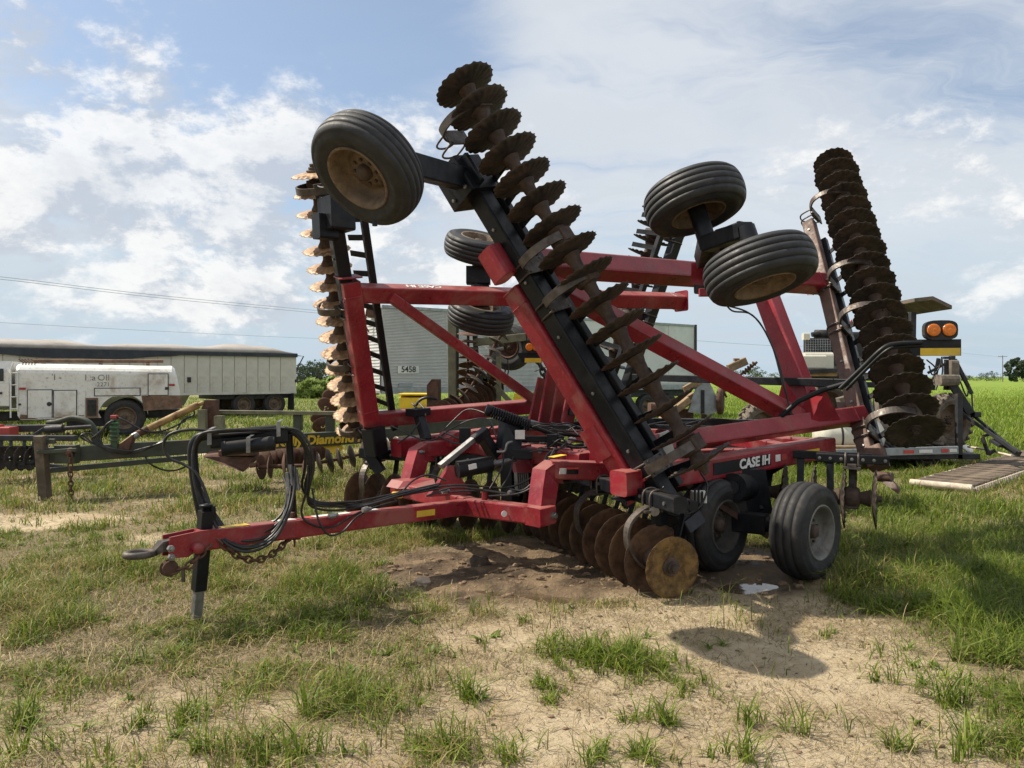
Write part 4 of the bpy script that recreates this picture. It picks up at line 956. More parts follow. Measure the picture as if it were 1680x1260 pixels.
part('swivel_plate', M_RUSTY, lambda b: (b.plate([W(338, 745, 11.1), W(360, 741, 11.2), W(420, 746, 11.3), W(422, 754, 11.3), W(404, 770, 11.2), (W(394, 766, 11.1))], (0, .25, .05)), b.box(W(392, 742, 11.2), .5, .3, .08), b.cyl(W(410, 764, 11.1), W(424, 762, 11.1), .035)), KH)
part('swivel_bracket', M_YELP, lambda b: b.plate([W(525, 728, 12.2), W(560, 726, 12.3), (W(562, 738, 12.3)), W(548, 745, 12.2)], (0, .1, 0)), KH)
text('brand_lettering', 'Kelly Diamond H', .205, kface(452) - Z_ * .01, kd, Z_, M_YEL, KH, .008, .18, 'LEFT')
def disc_string(pts, n, meshes, root, sc=1.0, tilt=0.0, rod=M_RUSTY, name='disc_chain'):
    P = spline(pts, 14); b = MB(); b.tube(P, .028, 7); o = b.build(name, rod, root)
    for i in range(n):
        t = i / max(1, n - 1) * (len(P) - 2); k = int(t); p = lerp(P[k], P[k + 1], t - k); d = (P[k + 1] - P[k]).normalized()
        d = (d + V((random.uniform(-.12, .12), random.uniform(-.12, .12) + tilt, random.uniform(-.1, .1)))).normalized()
        s = sc * random.uniform(.93, 1.05)
        sublink('disc_blade', meshes[i % len(meshes)], o, Matrix.Translation(p - OFF[root.name]) @ basis(d).to_4x4() @ Matrix.Diagonal((s, s, s, 1)))
    return o
disc_string([W(424, 767, 11.2), W(450, 765, 11.2), W(500, 764, 11.3)], 4, D_SM, KH, .95)
disc_string([W(430, 752, 12.2), W(470, 750, 12.5), W(505, 744, 12.9), W(532, 733, 13.4)], 13, D_SM, KH, .95, .3)
disc_string([W(520, 760, 11.7), W(560, 752, 11.9), W(610, 741, 12.1), W(650, 733, 12.3)], 8, D_SML, KH, .93)
disc_string([W(530, 700, 13.5), W(528, 690, 13.6), W(536, 668, 13.8), W(545, 655, 14)], 4, D_SM, KH, 1.0)
# its folded rear: posts, bars, wheel, hanging disc strings
part('rear_post', M_OLIVE, lambda b: b.beam(W(741, 510, 15), W(742, 700, 15), .13, .16), KH)
part('rear_post', M_GREEN, lambda b: b.beam(W(750, 520, 15.2), W(750, 700, 15.2), .07, .1), KH)
part('rear_post', M_OLIVE, lambda b: b.beam(W(818, 585, 15), W(818, 665, 15), .11, .12), KH)
part('rear_bar', M_OLIVE, lambda b: b.beam(W(776, 562, 15.0), W(862, 553, 15.1), .14, .16), KH)
part('rear_bar', M_GREEN, lambda b: b.beam(W(862, 553, 15.1), W(905, 552, 15.3), .14, .16), KH)
for x0, y0, x1, y1, m in ((778, 530, 788, 690, M_GREEN), (788, 615, 820, 668, M_GREEN), (815, 585, 785, 655, M_GREEN), (785, 640, 790, 690, M_GREEN), (812, 632, 845, 668, M_OLIVE), (795, 620, 818, 690, M_YELP)):
    part('rear_brace', m, lambda b: b.beam(W(x0, y0, 15), W(x1, y1, 15), .10, .10), KH)
part('rear_bar', M_YELP, lambda b: (b.beam(W(846, 665, 14.8), W(848, 646, 14.8), .06, .1), b.beam(W(855, 662, 14.8), W(856, 650, 14.8), .05, .1)), KH)
part('side_plate', M_RUSTY, lambda b: b.plate([W(703, 690, 14), W(703, 632, 14), W(711, 622, 14), W(721, 622, 14.1), W(721, 685, 14.1)], (.04, .22, 0)), KH)
kt = tyre_meshes('implement', .48, .28, .22, M_TYREM, M_RUSTY, 5)
M = Matrix.Translation(W(838, 570, 15.4)) @ basis(V((-.45, -.9, .05))).to_4x4()
t_ = link('wheel_tyre', kt[0], KH, M); sublink('wheel_rim', kt[1], t_, Matrix.Identity(4)); sublink('wheel_hub', kt[2], t_, Matrix.Identity(4))
disc_string([W(768, 545, 14.8), W(768, 590, 14.8), W(766, 640, 14.6)], 8, D_SM, KH, 1.05, .0)
disc_string([W(836, 535, 14.6), W(815, 560, 14.5), W(800, 590, 14.4), W(785, 615, 14.3), W(764, 645, 14.2), W(735, 668, 14)], 12, D_SML, KH, .95, .2)
disc_string([W(812, 628, 15.2), W(790, 650, 14.9), W(760, 668, 14.4), W(728, 676, 13.9)], 12, D_SM, KH, 1.25, -.2)
part('lift_cylinder', M_STEEL, lambda b: b.cyl(W(808, 575, 14.5), W(826, 570, 14.5), .045), KH)
part('hydraulic_hose', M_HOSE, lambda b: b.tube(spline([W(833, 590, 15), W(834, 610, 15), W(826, 632, 15), W(830, 600, 15)], 6), .015, 6), KH)
part('hydraulic_hose', M_HOSE, lambda b: b.tube(spline([W(680, 668, 13.9), W(690, 656, 13.9), W(703, 652, 13.9), W(716, 655, 14)], 6), .03, 6), KH)
# spiked chain strings hanging beside the lights
b = MB(); b.tube([W(884, 588, 12), W(895, 615, 12), W(905, 645, 12)], .006, 5); kc = b.build('spiked_chain', M_RUSTY, KH)
chain([W(882, 590, 12.0), W(893, 615, 12.0), W(908, 655, 12.0)], KH, M_DARKST, .15, .020, parent=kc)
b = MB()
for k in range(5):
    c = lerp(W(882, 592, 12), W(906, 650, 12), k / 4); b.beam(c - V((.11, 0, .03)), c + V((.11, 0, .05)), .012, .012)
b.build('chain_spike', M_DARKST, kc)

# ------------------------------------------------------------------ small disc implement at far left
TI = thing('tandem_disc', (-9.0, 12.6, 0), 'small dark disc implement with a red gearbox at the left edge, before the tank truck', 'disc harrow')
part('toolbar', M_DARKST, lambda b: b.beam(W(-60, 718, 12.3), W(125, 719, 12.3), .13, .09), TI)
part('toolbar', M_DARKST, lambda b: b.beam(W(-60, 704, 12.8), W(100, 702, 12.8), .12, .12), TI)
part('gearbox', M_REDF, lambda b: (b.box(W(8, 708, 12.5), .30, .25, .16, .02), b.box(W(-5, 706, 12.5), .12, .2, .2, .02)), TI)
part('lift_cylinder', M_DARKST, lambda b: (b.cyl(W(76, 705, 12.5), W(104, 703, 12.5), .07), b.cyl(W(104, 703, 12.5), W(150, 700, 12.6), .035), b.beam(W(52, 716, 12.4), W(74, 702, 12.5), .04, .05)), TI)
b = MB(); b.tube(spline([W(78, 694, 12.9), W(95, 692, 12.9), (W(118, 686, 13)), W(140, 690, 13), W(152, 700, 13), W(158, 715, 13)], 5), [.05] * 26, 7); b.build('curved_arm', M_GREEN, TI)
part('gang_bar', M_DARKST, lambda b: b.beam(W(-60, 736, 12.3), W(62, 734, 12.3), .06, .06), TI)
disc_string([W(-70, 752, 12.1), W(0, 752, 12.1), W(52, 752, 12.1)], 7, D_DARK[:2], TI, .72, 0, M_DARKST, 'disc_gang')
for px in (-20, 2, 18, 40, 62): part('hanger', M_DARKST, lambda b: b.beam(W(px, 718, 12.3), W(px, 752, 12.2), .05, .07), TI)
part('side_plate', M_DARKST, lambda b: b.plate([W(54, 724, 12.1), W(66, 724, 12.1), W(66, 772, 12.1), W(54, 760, 12.1)], (0, .05, 0)), TI)
part('link_arm', M_DARKST, lambda b: (b.beam(W(23, 763, 12), W(55, 757, 12), .05, .05), b.beam(W(52, 760, 12.1), W(130, 770, 12.2), .05, .06)), TI)

# ------------------------------------------------------------------ road wheels for trucks and trailers
def road_wheel(root, c, R, w, axis=(0, -1, 0), rm=M_RIMR, tm=M_TYREM, lug=False, key=[0]):
    key[0] += 1
    ms = tyre_meshes('road%d' % key[0], R, w, R * .56, tm, rm, 5, .12, 10)
    t = wheel(root, c, axis, ms); return t

# ------------------------------------------------------------------ fuel truck
FT = thing('fuel_truck', (W(297, 700, 22.3).x, 22.3, 0), 'old white rust stained tank truck with faded letters, left of the grain trailer end', 'tank truck')
Yt = 22.3; Yb = 24.7
TA = R_(25); TR = W(297, 700, 22.3).x
def tx(px):
    k = (px - CX) / FPX; return TR - (TR - k * 22.3) / (math.cos(TA) - k * math.sin(TA))
def tz(py): return CH - (py - HY) / FPX * 21.2
FT.rotation_euler.z = TA
b = MB(); rings = []
for px, top, bot in ((25, 598, 650), (31, 596, 650), (282, 599, 650), (287, 604, 650), (291, 618, 650), (296, 650, 652)):
    x = tx(px); zt, zb = tz(top), tz(bot); r = min(.5, (zt - zb) * .8); ring = [V((x, Yt, zb))]
    for k in range(6):
        a = R_(90 * k / 5); ring.append(V((x, Yt + r * 1.1 * (1 - math.cos(a)), zt - r * .55 * (1 - math.sin(a)))))
    for k in range(6):
        a = R_(90 - 90 * k / 5); ring.append(V((x, Yb - r * 1.1 * (1 - math.cos(a)), zt - r * .55 * (1 - math.sin(a)))))
    ring.append(V((x, Yb, zb))); rings.append(ring)
b.loft(rings, True, True, False); b.build('tank_body', M_TWHITE, FT)
b = MB(); pts = [V((tx(27), Yt, tz(649))), V((tx(296), Yt, tz(649))), V((tx(297), Yt, tz(656)))]
arch = [(tx(202) + .66 * math.cos(R_(a)), tz(688) + .70 * math.sin(R_(a))) for a in range(8, 173, 12)]
pts += [V((tx(240), Yt, tz(660)))] + [V((x, Yt, z)) for x, z in arch] + [V((tx(166), Yt, tz(686))), V((tx(34), Yt, tz(687))), V((tx(29), Yt, tz(680)))]
b.plate(pts, (0, .04, 0)); b.build('side_skirt', M_TWHITE, FT)
b = MB(); pts = [V((tx(232), Yt - .005, tz(650))), V((tx(297), Yt - .005, tz(650))), V((tx(299), Yt - .005, tz(672))), V((tx(236), Yt - .005, tz(676)))]; b.plate(pts, (0, .05, 0)); b.build('rear_skirt', M_TRUST, FT)
part('door_gap', M_DARKST, lambda b: [b.box(V(((tx(x0) + tx(x1)) / 2, Yt - .004, (tz(y0) + tz(y1)) / 2)), tx(x1) - tx(x0) + .015, .05, tz(y0) - tz(y1) + .015, .002) for x0, x1, y0, y1 in ((45, 86, 639, 684), (88, 126, 640, 684), (243, 276, 613, 650), (155, 230, 637, 650))], FT)['kind'] = 'stuff'
for x0, x1, y0, y1, m in ((45, 86, 639, 685, M_TWHITE), (88, 126, 640, 685, M_TWHITE), (243, 276, 613, 650, M_TWHITE), (155, 230, 637, 650, M_TWHITE), (128, 141, 640, 682, M_TWHITE)):
    part('locker_door', m, lambda b: b.box(V(((tx(x0) + tx(x1)) / 2, Yt - .022, (tz(y0) + tz(y1)) / 2)), tx(x1) - tx(x0) - .03, .035, tz(y0) - tz(y1) - .03, .006), FT)
wf = part('meter_recess', M_TRUST, lambda b: b.box(V((tx(151), Yt - .03, tz(669))), .31, .05, .56, .01), FT)
part('recess_cover', M_DKGLASS, lambda b: b.box(V((tx(151), Yt - .05, tz(669))), .23, .03, .46, .01), wf)
part('rust_patch', M_TRUST, lambda b: (b.plate([V((tx(32), Yt - .023, tz(686))), V((tx(34), Yt - .023, tz(678))), V((tx(44), Yt - .023, tz(679))), V((tx(52), Yt - .023, tz(683))), V((tx(62), Yt - .023, tz(686)))], (0, .003, 0)), b.plate([V((tx(129), Yt - .033, tz(682))), V((tx(129), Yt - .033, tz(675))), V((tx(134), Yt - .033, tz(677))), V((tx(138), Yt - .033, tz(682)))], (0, .003, 0))), FT)
part('door_handle', M_DARKST, lambda b: (b.lathe(V((tx(81), Yt - .03, tz(662))), (0, -1, 0), [(.05, 0), (.06, .02), (.03, .03), (.001, .03)], 12), b.box(V((tx(274), Yt - .03, tz(638))), .10, .06, .08), b.lathe(V((tx(33), Yt - .03, tz(662))), (0, -1, 0), [(.03, 0), (.03, .03), (.001, .03)], 10)), FT)
for px, py in ((37, 637), (282, 632)): part('marker_light', M_REDTXT, lambda b: b.box(V((tx(px), Yt - .02, tz(py))), .15, .04, .06, .02), FT)
text('faded_lettering', 'I :a', .24, V((tx(148), Yt - .004, tz(620))), (1, 0, 0), Z_, M_GREYTXT, FT, 0, 0)
text('faded_lettering', 'OIl', .24, V((tx(170), Yt - .004, tz(620))), (1, 0, 0), Z_, M_GREYTXT, FT, 0, 0)
text('faded_lettering', '-2271', .17, V((tx(168), Yt - .004, tz(631))), (1, 0, 0), Z_, M_GREYTXT, FT, 0, 0)
text('faded_lettering', "- 'I -", .24, V((tx(88), Yt - .004, tz(619))), (1, 0, 0), Z_, M_GREYTXT, FT, 0, 0)
part('roof_pipe', M_TRUST, lambda b: (b.tube([V((tx(50), Yt + .55, tz(592))), V((tx(268), Yt + .55, tz(591)))], .055, 10), b.box(V((tx(67), Yt + .5, tz(597))), .1, .1, .12), b.box(V((tx(163), Yt + .5, tz(597))), .1, .1, .12), b.box(V((tx(242), Yt + .5, tz(598))), .1, .1, .12)), FT)
part('roof_rail', M_TRUST, lambda b: [b.tube([V((tx(28 + k * 5), Yt + .3, tz(590))), V((tx(34 + k * 5), Yt + .7, tz(597)))], .02, 6) for k in range(5)], FT)
lad = part('ladder', M_TWHITE, lambda b: (b.tube([V((tx(18), Yt - .05, tz(683))), V((tx(18), Yt - .05, tz(606))), V((tx(22), Yt, tz(596)))], .022, 6), b.tube([V((tx(29), Yt - .05, tz(670))), V((tx(29), Yt - .05, tz(612)))], .02, 6)), FT)
for k in range(4): part('rung', M_TWHITE, lambda b: b.tube([V((tx(18), Yt - .05, tz(612 + 19 * k))), V((tx(29), Yt - .05, tz(612 + 19 * k)))], .018, 6), lad)
cab = part('cab', M_TWHITE, lambda b: (b.loft([[V((x, y, z)) for y, z in ((Yt - .02, .95), (Yt - .02, 1.9), (Yt + .12, 2.18), (Yb - .1, 2.18), (Yb, 1.9), (Yb, .95))] for x in (tx(-62), tx(-52), tx(16))], True, True), b.loft([[V((x, y, z)) for y, z in ((Yt, .9), (Yt + .05, 1.42), (Yb - .1, 1.42), (Yb, .9))] for x in (tx(-120), tx(-62))], True, True)), FT)
part('door', M_TWHITE, lambda b: b.box(V((tx(-14), Yt - .03, 1.25)), .82, .03, .62, .02), cab)
part('window', M_DKGLASS, lambda b: b.box(V((tx(-16), Yt - .03, 1.80)), .62, .03, .34, .02), cab)
part('door_handle', M_DARKST, lambda b: b.box(V((tx(1), Yt - .05, tz(644))), .09, .04, .06), cab)
part('chassis', M_DARKST, lambda b: (b.box(V(((tx(-110) + tx(296)) / 2, 23.4, .62)), tx(296) - tx(-110), .9, .24), b.box(V((tx(160), 23.4, .45)), 1.6, 1.6, .3)), FT)
road_wheel(FT, V((tx(204), Yt + .18, .54)), .55, .30, (0, -1, 0), M_RIMR)
road_wheel(FT, V((tx(204), Yt + 1.9, .54)), .55, .30, (0, 1, 0), M_RIMR)
road_wheel(FT, V((tx(-88), Yt + .18, .52)), .52, .28, (0, -1, 0), M_RIMR)
road_wheel(FT, V((tx(-88), Yt + 1.9, .52)), .52, .28, (0, 1, 0), M_RIMR)

# ------------------------------------------------------------------ grain trailer
g0, g1 = V((W(-150, 618, 25.6).x, 25.6, 0)), V((W(486, 618, 35.0).x, 35.0, 0))
GT = thing('grain_trailer', g1, 'long cream ribbed hopper trailer under a rolled grey tarp, behind the old tank truck', 'trailer')
gd_ = (g1 - g0).normalized(); gn = V((gd_.y, -gd_.x, 0)); GL = (g1 - g0).length
def gp(s, o, z): return g0 + gd_ * s + gn * o + V((0, 0, z))
zt, zb = 2.80, .98
part('box', M_GRAIN, lambda b: b.loft([[gp(s, o, z) for o, z in ((0, zb), (0, zt), (-2.5, zt), (-2.5, zb))] for s in (0, GL)]), GT)
mb = MB(); mb.box(V((0, 0, 0)), .50, .035, zt - zb - .14, .012, gd_); pm = mb.mesh('side_panel', M_GRAIN)
np_ = int(GL / .535)
for k in range(np_): link('side_panel', pm, GT, Matrix.Translation(gp(.28 + k * .535, .016, (zt + zb) / 2)))
part('lower_rail', M_GRAIN, lambda b: b.loft([[gp(s, o, z) for o, z in ((.05, zb - .02), (.05, zb + .08), (-.1, zb + .08), (-.1, zb - .02))] for s in (0, GL)]), GT)
b = MB(); rings = []
for k in range(41):
    t = k / 40; s = GL * t; c = .20 + .05 * math.sin(9 * t) + .05 * math.sin(23 * t + 1) + .03 * math.sin(41 * t); e = min(1, (1 - t) * 12 + .25)
    rings.append([gp(s, .10, zt + .02), gp(s, .06, zt + .16 * e), gp(s, -.5, zt + (.16 + c * .55) * e), gp(s, -1.25, zt + (.16 + c) * e), gp(s, -2.0, zt + (.16 + c * .55) * e), gp(s, -2.6, zt + .10 * e), gp(s, -2.6, zt)])
b.loft(rings, True, True, True); b.build('tarp', M_TARP, GT)
b = MB(); rings = []
for k in range(31):
    t = k / 30; s = GL * t; h = (.20 + .16 * math.exp(-((t - .38) / .16) ** 2) + .03 * math.sin(30 * t)) if t < .62 else .14
    rings.append([gp(s, .05, zt + .05), gp(s, .16, zt + .02), gp(s, .15, zt - h), gp(s, .05, zt - h)])
b.loft(rings); b.build('tarp_roll', M_TARPB, GT)
part('hopper', M_GRAIN, lambda b: b.loft([[gp(s, o, z) for o, z in ((.0, zb), (-2.5, zb), (-1.7, .5), (-.8, .5))] for s in (GL * .15, GL * .66)]), GT)
part('underframe', M_DARKST, lambda b: (b.loft([[gp(s, o, z) for o, z in ((-.2, .75), (-.2, zb - .03), (-2.3, zb - .03), (-2.3, .75))] for s in (GL * .74, GL)]), b.beam(gp(GL - .25, -.02, .2), gp(GL - .25, -.02, zb), .6, .04, gd_)), GT)
part('tarp_bow', M_DARKST, lambda b: (b.tube([gp(GL, -.1, zt - .05), gp(GL + .42, -.1, zt - .08), gp(GL + .05, -.1, zt - .75)], .03, 6), b.box(gp(GL - .02, -.02, 1.55), .12, .1, .14)), GT)
part('side_light', M_DARKST, lambda b: b.box(gp(GL * .655, .06, 1.62), .16, .05, .22), GT)
for dx in (1.0, 2.45):
    for o in (-.2, -2.2): road_wheel(GT, gp(GL - dx, o, .50), .52, .30, gn if o > -1 else -gn, M_RIMR)
part('mud_flap', M_HOSE, lambda b: b.box(gp(GL - .12, -.3, .55), .03, .6, .7, .004, gd_), GT)

# ------------------------------------------------------------------ long box trailer
v0, v1 = V((W(626, 618, 23.6).x, 23.6, 0)), V((W(1141, 618, 32.8).x, 32.8, 0))
VT = thing('box_trailer', v0, 'long grey ribbed box trailer with a white number plate, beyond the raised harrow wing', 'trailer')
vd = (v1 - v0).normalized(); vn = V((vd.y, -vd.x, 0)); VL = (v1 - v0).length
def vp(s, o, z): return v0 + vd * s + vn * o + V((0, 0, z))
part('box', M_VAN, lambda b: b.loft([[vp(s, o, z) for o, z in ((-.02, 1.22), (-.02, 4.02), (-2.5, 4.02), (-2.5, 1.22))] for s in (.02, VL)]), VT)
b = MB()   # front third ribbed, rear smooth with faint seams
for k in range(52):
    z = 1.42 + k * .0485; b.beam(vp(.05, .004, z), vp(VL * .42, .004, z), .03, .022, Z_, .008, 2)
b.build('side_ribs', M_VAN, VT)['kind'] = 'stuff'
for k in range(5): part('side_panel', M_VAN, lambda b: b.beam(vp(VL * (.425 + .115 * k), .004, 2.7), vp(VL * (.425 + .115 * (k + 1)) - .02, .004, 2.7), .02, 2.5, Z_, .004), VT)
part('top_rail', M_GALV, lambda b: b.beam(vp(0, .02, 3.98), vp(VL, .02, 3.98), .05, .10), VT)
part('bottom_rail', M_GALV, lambda b: b.beam(vp(0, .02, 1.30), vp(VL, .02, 1.30), .05, .20), VT)
part('rear_post', M_DARKST, lambda b: b.beam(vp(VL - .04, .03, 1.2), vp(VL - .04, .03, 4.04), .08, .12, vd), VT)
part('front_panel', M_VANF, lambda b: (b.loft([[vp(-.02 - q, o, z) for z, q in ((1.22, 0), (1.3, .03), (3.9, .03), (4.02, 0))] for o in (-2.48, -1.8, -1.2, -.6, -.02)], False, False), [b.beam(vp(-.05, -2.45, 1.5 + .1 * k), vp(-.05, -.05, 1.5 + .1 * k), .03, .03) for k in range(24)]), VT)
part('front_bracket', M_RUSTY, lambda b: (b.box(vp(-.15, -.4, 3.85), .2, .5, .4), b.tube([vp(-.2, -.6, 4.0), vp(-.25, -.7, 3.4), vp(-.2, -.5, 3.2)], .03, 6)), VT)
part('number_plate', M_VANF, lambda b: b.box(vp(.95, .03, 1.98), .78, .02, .26, .004, vd), VT)
text('number', '5458', .27, vp(.95, .044, 1.98), vd, Z_, M_ENG, VT, .004)
part('small_plate', M_GALV, lambda b: b.box(vp(.85, .03, 1.48), .5, .02, .1, .004, vd), VT)
part('lower_door', M_BLUE, lambda b: b.box(vp(7.2, -.3, .95), 2.4, .4, .42, .02, vd), VT)
part('landing_leg', M_DARKST, lambda b: b.beam(vp(2.2, -.4, 0), vp(2.2, -.4, 1.22), .12, .12, vd), VT)
part('underframe', M_DARKST, lambda b: b.beam(vp(9, -1.2, 1.05), vp(VL, -1.2, 1.05), 2.0, .3), VT)
for dx in (1.6, 3.0): road_wheel(VT, vp(VL - dx, -.2, .5), .52, .3, vn)

# ------------------------------------------------------------------ sprayer on a low trailer, right
ET = thing('equipment_trailer', (W(1480, 740, 14).x, 14, 0), 'low flatbed trailer with reflective tape standing in the grass under the muddy sprayer', 'trailer')
part('deck', M_DARKST, lambda b: b.box(W(1420, 741, 14.9), 3.4, 1.9, .10, .01), ET)
tp = part('side_rail', M_GALV, lambda b: b.beam(W(1360, 744, 13.9), W(1571, 738, 13.9), .06, .14), ET)
for x0, x1, m in ((1483, 1500, M_REFL), (1545, 1556, M_REFL), (1508, 1530, M_WHITE), (1558, 1570, M_WHITE)):
    part('reflective_tape', m, lambda b: b.beam(W(x0, 741.5 - (x0 - 1483) * .03, 13.86), W(x1, 741.5 - (x1 - 1483) * .03, 13.86), .003, .06), tp)
part('stake_post', M_DARKST, lambda b: b.beam(W(1573, 752, 14), W(1573, 646, 14), .10, .10, (0, 1, 0)), ET)
for px in (1445, 1520): road_wheel(ET, V((W(px, 740, 14.3).x, 14.35, .28)), .30, .2)
part('planks', M_WOOD, lambda b: [b.box(W(1388 + 3 * k, 746 - 6 * k, 14.1), .75, .3, .07, .006) for k in range(3)], ET)

SP = thing('sprayer', (W(1460, 680, 15).x, 15, 0), 'muddy old sprayer with white tanks and black radiator, loaded on the low trailer', 'sprayer')
part('frame_rail', M_DARKST, lambda b: (b.beam(W(1300, 618, 14.6), W(1440, 618, 14.6), .15, .16), b.beam(W(1300, 630, 15.6), W(1500, 632, 15.6), .14, .12), b.beam(W(1318, 610, 14.3), W(1382, 607, 14.3), .3, .08)), SP)
rad = part('radiator', M_ENG, lambda b: (b.box(W(1343, 567, 14.9), .56, .12, .30, .02), b.box(W(1368, 575, 14.9), .07, .3, .62, .02)), SP)
part('grille_bars', M_GALV, lambda b: ([b.beam(W(1322 + 4 * k, 556, 14.78), W(1322 + 4 * k, 578, 14.78), .007, .007, (0, 1, 0), .001, 2) for k in range(11)], [b.beam(W(1321, 557 + 4 * k, 14.78), W(1365, 557 + 4 * k, 14.78), .007, .007, (0, 1, 0), .001, 2) for k in range(6)]), rad)['kind'] = 'stuff'
part('engine', M_ENG, lambda b: (b.box(W(1388, 578, 15.1), .45, .6, .8, .05), b.lathe(W(1352, 549, 15.1), (1, 0, 0), [(.001, -.2), (.10, -.18), (.10, .18), (.001, .2)], 12), b.cyl(W(1332, 549, 15), W(1345, 547, 15), .05), b.cyl(W(1372, 560, 15), W(1372, 535, 15), .06), b.box(W(1372, 537, 15), .25, .2, .06), b.cyl(W(1378, 590, 14.8), W(1392, 615, 14.8), .03)), SP)
part('coolant_jug', M_POLY, lambda b: b.box(W(1322, 552, 14.8), .12, .12, .14, .03), SP)
tk = part('water_tank', M_POLY, lambda b: (b.box(W(1336, 594, 14.5), .54, .5, .36, .06), b.box(W(1336, 594, 14.24), .44, .06, .26, .03)), SP)
part('tank_plinth', M_RUSTYEL, lambda b: b.box(W(1340, 614, 14.4), .62, .4, .08, .01), SP)
bt_ = part('spray_tank', M_POLY, lambda b: (b.lathe(W(1338, 716, 14.5), (1, 0, 0), [(.001, 0), (.20, .01), (.30, .08), (.315, .2), (.315, 1.1), (.30, 1.2), (.2, 1.27), (.001, 1.28)], 24)), SP)
part('tank_strap', M_DARKST, lambda b: b.lathe(W(1370, 716, 14.5), (1, 0, 0), [(.319, 0), (.322, .02), (.319, .04)], 24), bt_)
part('canopy_roof', M_CANOPY, lambda b: b.loft([[V((x, y, z)) for y, z in ((14.4, zz), (15.8, zz), (15.8, zz + .07), (14.4, zz + .07))] for x, zz in ((W(1474, 0, 15).x, 3.20), (W(1503, 0, 15).x, 3.24), (W(1533, 0, 15).x, 3.06))]), SP)
part('canopy_post', M_DARKST, lambda b: (b.beam(W(1497, 512, 14.8), W(1495, 650, 14.8), .11, .11, (0, 1, 0)), b.beam(W(1486, 514, 15.6), W(1486, 660, 15.6), .08, .08, (0, 1, 0))), SP)
part('muddy_body', M_MUDGREY, lambda b: (b.box(W(1480, 680, 15.2), .9, .6, .8, .1), b.box(W(1438, 718, 14.8), .5, .5, .6, .08), b.box(W(1468, 720, 14.6), .8, .3, .35, .05), b.beam(W(1385, 650, 15), W(1400, 700, 15), .2, .3)), SP)
part('red_flag', M_REFL, lambda b: b.plate([W(1392, 532, 14.9), W(1397, 524, 14.9), W(1402, 536, 14.9), W(1394, 538, 14.9)], (0, .02, 0)), SP)
def lug_tyre(root, c, R, w, axis, rm):
    ms = tyre_meshes('lug_%s' % root.name, R - .03, w, R * .62, M_MUDGREY, rm, 1, .14, 10)
    t = wheel(root, c, axis, ms)
    mb = MB()
    for k in range(22):
        for s_ in (1, -1):
            a = 2 * math.pi * (k + (.5 if s_ < 0 else 0)) / 22
            p0 = V((math.cos(a) * (R - .02), math.sin(a) * (R - .02), 0)); a2 = a + .16
            p1 = V((math.cos(a2) * (R - .05), math.sin(a2) * (R - .05), s_ * w * .52))
            mb.beam(p0, p1, .045, .07, p0, .006, 2)
    sublink('tread_lugs', mb.mesh('tread_lugs', M_MUDGREY), t, Matrix.Identity(4))
    return t
lug_tyre(SP, W(1553, 691, 14.35), .54, .32, V((.32, -.94, 0)), M_RIMR)
lug_tyre(SP, W(1352, 668, 16.0), .56, .32, V((.32, -.94, 0)), M_RIMR)
lug_tyre(SP, W(1247, 700, 15.2), .50, .30, V((.32, -.94, 0)), M_RIMR)
lug_tyre(SP, W(1480, 700, 16.6), .54, .32, V((.32, -.94, 0)), M_RIMR)
part('boom_mast', M_DARKST, lambda b: (b.beam(W(1562, 584, 14.4), W(1562, 640, 14.4), .09, .09, (0, 1, 0)), b.beam(W(1553, 590, 14.4), W(1552, 640, 14.4), .07, .07, (0, 1, 0)), b.beam(W(1548, 587, 14.4), W(1566, 587, 14.4), .05, .05), b.beam(W(1540, 588, 14.7), W(1530, 640, 14.7), .06, .06), b.beam(W(1522, 612, 14.5), W(1560, 592, 14.4), .04, .05)), SP)
part('boom_arm', M_DARKST, lambda b: (b.beam(W(1566, 590, 14.4), W(1584, 625, 14.4), .06, .07), b.beam(W(1584, 625, 14.4), W(1594, 646, 14.4), .06, .06), b.beam(W(1594, 640, 14.4), W(1596, 676, 14.3), .025, .025), b.beam(W(1562, 630, 14.3), W(1592, 678, 14.2), .13, .14), b.box(W(1601, 680, 14.2), .12, .14, .10, .01)), SP)
part('boom_tip', M_DARKST, lambda b: (b.beam(W(1578, 678, 14.2), W(1668, 742, 13.4), .05, .06), b.beam(W(1590, 676, 14.3), W(1664, 738, 13.5), .04, .05), b.beam(W(1636, 722, 13.8), W(1672, 745, 13.4), .10, .10), b.beam(W(1612, 718, 14), W(1622, 746, 13.9), .05, .06), b.beam(W(1622, 746, 13.9), W(1632, 738, 13.9), .05, .05), b.beam(W(1612, 716, 14), W(1634, 710, 13.8), .04, .05), b.beam(W(1630, 722, 13.8), W(1645, 732, 13.6), .16, .06)), SP)
part('muddy_joint', M_MUDGREY, lambda b: (b.box(W(1553, 624, 14.3), .35, .3, .22, .08), b.box(W(1563, 612, 14.35), .14, .2, .5, .05)), SP)
for pts in ([(1524, 600, 14.4), (1530, 615, 14.4), (1540, 605, 14.4), (1545, 590, 14.4)], [(1535, 640, 14.3), (1546, 612, 14.3), (1545, 585, 14.3)], [(1575, 625, 14.3), (1586, 650, 14.3), (1590, 630, 14.3)], [(1310, 625, 14.5), (1330, 632, 14.5), (1355, 624, 14.5), (1380, 628, 14.5)], [(1520, 590, 14.4), (1535, 605, 14.5), (1528, 625, 14.4)]):
    part('hose', M_HOSE, lambda b: b.tube(spline([W(*p) for p in pts], 6), .014, 6), SP)
